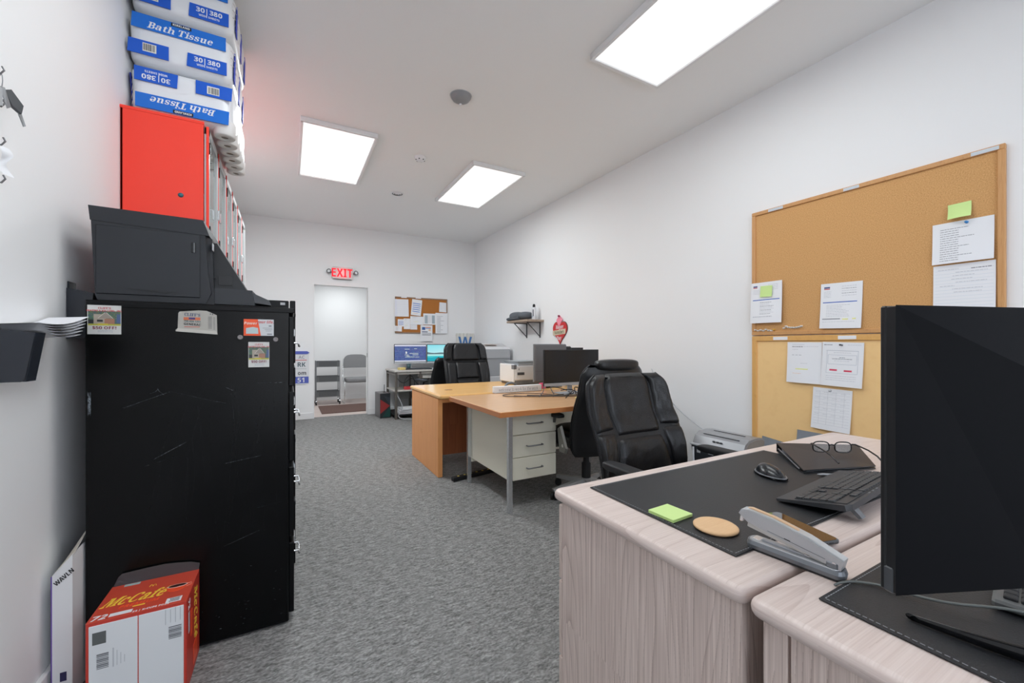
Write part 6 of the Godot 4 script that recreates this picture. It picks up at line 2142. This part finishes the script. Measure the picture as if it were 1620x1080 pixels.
func computer_keyboard() -> void:
	# propped up on its feet; its user sits on the far side
	var t := thing("computer_keyboard", "black keyboard propped on its feet on the farther oak desk's mat", "keyboard", Vector3(1.193, 0.757, -0.644))
	t.rotation.y = 0.09
	var m := mat(rgb(52, 54, 58), 0.5)
	var deck := mat(rgb(44, 46, 50), 0.5)
	var body := Node3D.new()
	body.name = "case"
	t.add_child(body)
	body.rotation.x = -0.15
	var L := 0.46
	var D := 0.168
	var s := Shape.new()
	s.hull([Vector3(0, 0, 0.002), Vector3(L, 0, 0.002), Vector3(L, -0.002, D - 0.008), Vector3(L - 0.02, -0.002, D), Vector3(0.02, -0.002, D), Vector3(0, -0.002, D - 0.008)],
		[Vector3(0.001, 0.006, 0), Vector3(L - 0.001, 0.006, 0), Vector3(L, 0.013, D - 0.01), Vector3(L - 0.02, 0.013, D), Vector3(0.02, 0.013, D), Vector3(0, 0.013, D - 0.01)])
	obj("shell", s, m, body)
	var key := bx(Vector3.ZERO, Vector3(0.0162, 0.006, 0.0158), 0.0015).done()
	var km := mat(rgb(46, 48, 52), 0.45)
	# rows: z measured from the user's edge; x runs from the number pad side
	for r in 6:
		var z := 0.052 + 0.0182 * r + (0.004 if r == 5 else 0.0)
		var yk := 0.0095 + 0.042 * (z - 0.05)
		var xs := []
		for k in 4:
			if r < 5:
				xs.append(0.024 + 0.0184 * k)
		for k in 3:
			if r >= 3 or (r == 0) or (r == 1 and k == 1):
				xs.append(0.103 + 0.0184 * k)
		for k in 15:
			if r == 0 and k > 3 and k < 11:
				continue
			xs.append(0.167 + 0.0188 * k)
		for x: float in xs:
			obj("key", key, km, body, Vector3(x, yk + 0.002, z))
		if r == 0:
			part("space_bar", Vector3(0.298, yk + 0.002, z), Vector3(0.128, 0.006, 0.0158), 0.0015, km, body)
	part("key_well", Vector3(0.23, 0.0115, 0.1), Vector3(0.43, 0.002, 0.118), 0.0005, deck, body).rotation.x = -0.042
	for x: float in [0.16, 0.19, 0.22, 0.26]:
		part("media_button", Vector3(x, 0.0135, 0.163), Vector3(0.012, 0.002, 0.004), 0.0005, M.grey, body)
	for x: float in [0.035, 0.41]:
		s = Shape.new()
		s.hull([Vector3(x, 0.0, D - 0.018), Vector3(x + 0.028, 0.0, D - 0.018), Vector3(x + 0.028, 0.0, D - 0.006), Vector3(x, 0.0, D - 0.006)], [Vector3(x + 0.002, -0.026, D + 0.002), Vector3(x + 0.026, -0.026, D + 0.002), Vector3(x + 0.026, -0.024, D + 0.01), Vector3(x + 0.002, -0.024, D + 0.01)])
		obj("folding_foot", s, M.grey, body)


func mouse() -> void:
	var t := thing("computer_mouse", "black computer mouse on the desk mat left of the keyboard", "mouse", Vector3(1.408, 0.7545, -0.778), 0.0)
	t.rotation.y = -0.4
	var shape := func(sx: float, sy: float, sz: float, yb: float) -> Shape:
		var s := Shape.new()
		s.grid(func(u: float, v: float) -> Vector3:
			var a := u * TAU
			var r := sin(v * PI / 2)
			var x := cos(a) * r
			var z := -sin(a) * r
			var hgt := sqrt(maxf(0.0, 1.0 - r * r)) * (1.0 - 0.28 * z)
			return Vector3(x * sx * (1.0 - 0.12 * z * z), yb + hgt * sy, z * sz), 32, 12)
		return s
	obj("base", bx(Vector3(0, 0.004, 0), Vector3(0.052, 0.008, 0.098), 0.003), M.black, t)
	# seen from the side the dome comes from v = 1 at the rim
	obj("shell", shape.call(0.034, 0.033, 0.058, 0.004), mat(rgb(30, 32, 36), 0.25), t)
	var s := Shape.new()
	var ring := []
	for i in 41:
		var a := TAU * i / 40
		ring.append(Vector3(0.0345 * cos(a) * (1.0 - 0.12 * sin(a) * sin(a)), 0.0075, 0.0585 * sin(a)))
	s.tube(ring, 0.0028, 6)
	obj("side_band", s, mat(rgb(120, 122, 126), 0.3, 0.3), t)
	s = Shape.new()
	s.rod(Vector3(-0.003, 0, 0), Vector3(0.003, 0, 0), 0.008, 14)
	obj("wheel", s, M.dark_grey, t, Vector3(0, 0.024, 0.036))


func binder_and_glasses() -> void:
	# black ring binder, closed, lying askew
	var t := thing("ring_binder", "closed black ring binder lying on the desk mat, spectacles on top", "binder", Vector3(1.755, 0.7545, -0.76))
	var A := Vector3(0.0, 0, -0.185)
	var B := Vector3(-0.22, 0, 0.02)
	var C := Vector3(0.06, 0, 0.115)
	var D := Vector3(0.25, 0, -0.01)
	var up := func(p: Vector3, h: float) -> Vector3: return p + Vector3(0, h, 0)
	var cover := mat(rgb(38, 38, 41), 0.42)
	var s := Shape.new()
	s.hull([A, B, C, D], [up.call(A, 0.003), up.call(B, 0.003), up.call(C, 0.003), up.call(D, 0.003)])
	obj("back_cover", s, cover, t)
	s = Shape.new()
	s.hull([up.call(A, 0.032), up.call(B, 0.008), up.call(C, 0.008), up.call(D, 0.032)], [up.call(A, 0.035), up.call(B, 0.011), up.call(C, 0.011), up.call(D, 0.035)])
	obj("front_cover", s, cover, t)
	s = Shape.new()
	var AD := (D - A)
	s.hull([A, D, D + Vector3(0.003, 0, -0.003), A + Vector3(0.003, 0, -0.003)], [up.call(A, 0.035), up.call(D, 0.035), up.call(D, 0.035) + Vector3(0.003, 0, -0.003), up.call(A, 0.035) + Vector3(0.003, 0, -0.003)])
	obj("spine", s, cover, t)
	s = Shape.new()
	var a2 := A.lerp(C, 0.06)
	var b2 := B.lerp(D, 0.05)
	var c2 := C.lerp(A, 0.05)
	var d2 := D.lerp(B, 0.06)
	s.hull([up.call(a2, 0.0031), up.call(b2, 0.0031), up.call(c2, 0.0031), up.call(d2, 0.0031)], [up.call(a2, 0.026), up.call(b2, 0.0075), up.call(c2, 0.0075), up.call(d2, 0.026)])
	obj("pages", s, mat(rgb(150, 152, 158), 0.7), t)
	s = Shape.new()
	s.tube([up.call(A.lerp(B, 0.1), 0.018) + Vector3(-0.001, 0, -0.001), up.call(A.lerp(B, 0.9), 0.006) + Vector3(-0.001, 0, -0.001)], 0.003, 6)
	obj("steel_edge", s, M.steel, t)
	# pen by the binder
	s = Shape.new()
	s.tube([Vector3(0, 0.005, 0), Vector3(0.04, 0.005, 0.035)], 0.0045, 8)
	s.rod(Vector3(-0.012, 0.005, -0.0105), Vector3(0, 0.005, 0), 0.001, 8, 0.0042)
	var pen := thing("ballpoint_pen", "silver and black ballpoint pen lying before the binder's edge", "pen", Vector3(1.56, 0.7545, -0.695))
	obj("barrel", s, M.silver, pen)
	s = Shape.new()
	s.tube([Vector3(0.04, 0.005, 0.035), Vector3(0.1, 0.005, 0.085)], 0.0052, 8)
	obj("grip", s, M.black, pen)
	# spectacles standing on the cover, temples towards the camera
	var g := thing("eyeglasses", "black framed eyeglasses resting on the closed binder", "glasses", Vector3(1.79, 0.786, -0.765))
	g.rotation.y = -0.62
	g.scale = Vector3.ONE * 1.12
	var fm := mat(rgb(18, 18, 20), 0.25)
	for k: float in [-1.0, 1.0]:
		s = Shape.new()
		var ring := []
		for i in 33:
			var a := TAU * i / 32
			var cx := signf(cos(a)) * pow(absf(cos(a)), 0.7) * 0.0255
			var cy := signf(sin(a)) * pow(absf(sin(a)), 0.7) * 0.0175
			ring.append(Vector3(k * 0.034 + cx, 0.0195 + cy, -0.002 * absf(k)))
		s.tube(ring, 0.0021, 8)
		obj("rim", s, fm, g)
		var lens := StandardMaterial3D.new()
		lens.albedo_color = Color(0.96, 0.97, 0.98, 0.06)
		lens.transparency = BaseMaterial3D.TRANSPARENCY_ALPHA
		lens.roughness = 0.02
		s = Shape.new()
		var poly := PackedVector2Array()
		for i in 24:
			var a := TAU * i / 24
			poly.append(Vector2(k * 0.034 + signf(cos(a)) * pow(absf(cos(a)), 0.7) * 0.0252, 0.0195 + signf(sin(a)) * pow(absf(sin(a)), 0.7) * 0.0172))
		s.prism(poly, 0.0012, Transform3D(Basis(), Vector3(0, 0, -0.0026)))
		obj("lens", s, lens, g)
		s = Shape.new()
		s.tube([Vector3(k * 0.06, 0.03, -0.002), Vector3(k * 0.068, 0.031, 0.004), Vector3(k * 0.069, 0.026, 0.06), Vector3(k * 0.067, 0.018, 0.1), Vector3(k * 0.064, 0.002, 0.135)], 0.0024, 6)
		obj("temple", s, fm, g)
	s = Shape.new()
	s.tube([Vector3(-0.0095, 0.024, -0.002), Vector3(0, 0.0275, -0.003), Vector3(0.0095, 0.024, -0.002)], 0.0021, 8)
	obj("bridge", s, fm, g)


func big_monitor() -> void:
	# seen from behind; local +z is the back, local x runs to the right in the photo
	var t := thing("desktop_monitor", "big black monitor seen from behind at the right edge of the photo", "monitor", Vector3(0.95, 0.7545, -0.123))
	t.rotation.y = -0.3245
	var w := 0.61
	var h := 0.36
	var y0 := 0.1255
	var m: StandardMaterial3D = mat(rgb(14, 15, 18), 0.55).duplicate()
	m.metallic_specular = 0.16
	var md := mat(rgb(14, 15, 18), 0.45)
	var s := Shape.new()
	part("bezel", Vector3(0, y0 + h / 2, -0.009), Vector3(w, h, 0.008), 0.002, md, t)
	part("side_band", Vector3(0, y0 + h / 2, 0.0), Vector3(w - 0.002, h - 0.002, 0.012), 0.001, M.black, t)
	var scr := Shape.new()
	scr.quad(Vector3(w / 2 - 0.006, -h / 2 + 0.012, 0), Vector3(-w / 2 + 0.006, -h / 2 + 0.012, 0), Vector3(-w / 2 + 0.006, h / 2 - 0.006, 0), Vector3(w / 2 - 0.006, h / 2 - 0.006, 0))
	obj("screen", scr, mat(rgb(12, 15, 22), 0.22), t, Vector3(0, y0 + h / 2, -0.0135))
	# back: a shallow pyramid that rises to the stand mount
	var c := Vector3(0, y0 + h / 2, 0)
	var o := []
	var i := []
	for k: Array in [[-1, -1], [1, -1], [1, 1], [-1, 1]]:
		o.append(c + Vector3(k[0] * w / 2, k[1] * h / 2, 0.006))
		i.append(c + Vector3(k[0] * 0.125, 0.085 if k[1] > 0 else -h / 2 + 0.012, 0.05 if k[1] > 0 else 0.04))
	for k in 4:
		var j := (k + 1) % 4
		s.face([o[k], o[j], i[j], i[k]], c - Vector3(0, 0, 0.1))
	s.face(i.duplicate(), c - Vector3(0, 0, 0.1))
	s.face(o.duplicate(), c + Vector3(0, 0, 0.2))
	obj("back_cover", s, m, t)
	part("bottom_lip", Vector3(-w / 2 + 0.003, y0 + 0.016, -0.003), Vector3(0.007, 0.034, 0.014), 0.003, M.dark_grey, t)
	part("mount_plate", Vector3(0, y0 + h / 2, 0.054), Vector3(0.1, 0.1, 0.006), 0.002, M.black, t)
	s = Shape.new()
	s.tube([Vector3(0, 0.008, 0.05), Vector3(0, 0.12, 0.068), Vector3(0, y0 + h / 2, 0.066)], 0.018, 12)
	obj("neck", s, md, t)
	# curved foot
	for k: float in [-1.0, 1.0]:
		s = Shape.new()
		s.grid(func(u0: float, v: float) -> Vector3:
			var u := 1.0 - pow(1.0 - u0, 2.5)
			var a := v * TAU
			var hh := 0.017 - 0.012 * u
			var q := Vector3(k * (0.005 + (0.12 if k < 0 else 0.05) * pow(u, 0.9)), hh, 0.05 - (0.155 if k < 0 else 0.03) * pow(u, 1.5))
			var r := 0.02 - 0.012 * u
			return q + Vector3(0.2 * k * r * sin(a) + 0, hh * cos(a) * (1.0 if u > 0.0 and u < 1.0 else 0.0), r * k * sin(a) * (1.0 if u > 0.0 and u < 1.0 else 0.0)), 20, 12)
		obj("foot_arm", s, M.black_gloss, t)
	# cable that lies across the mat
	cable([Vector3(0.874, 0.7525, -0.37), Vector3(0.9, 0.757, -0.36), Vector3(0.931, 0.758, -0.33), Vector3(0.938, 0.76, -0.299), Vector3(0.952, 0.766, -0.245), Vector3(1.0, 0.775, -0.178), Vector3(1.06, 0.765, -0.1)], 0.0022, mat(rgb(110, 114, 112), 0.5), "thin grey cable running under the big black monitor to the stapler")


func second_keyboard() -> void:
	var t := thing("computer_keyboard", "grey edged keyboard peeping in at the right edge below the monitor", "keyboard", Vector3(1.02, 0.756, -0.211))
	t.rotation.y = 0.16
	var m := mat(rgb(96, 98, 98), 0.45)
	part("shell", Vector3(0.225, 0.008, 0.075), Vector3(0.45, 0.014, 0.15), 0.004, m, t)
	var key := bx(Vector3.ZERO, Vector3(0.0162, 0.006, 0.0158), 0.0015).done()
	for r in 6:
		for k in 22:
			obj("key", key, M.black_soft, t, Vector3(0.024 + 0.0191 * k, 0.0172, 0.02 + 0.0185 * r))
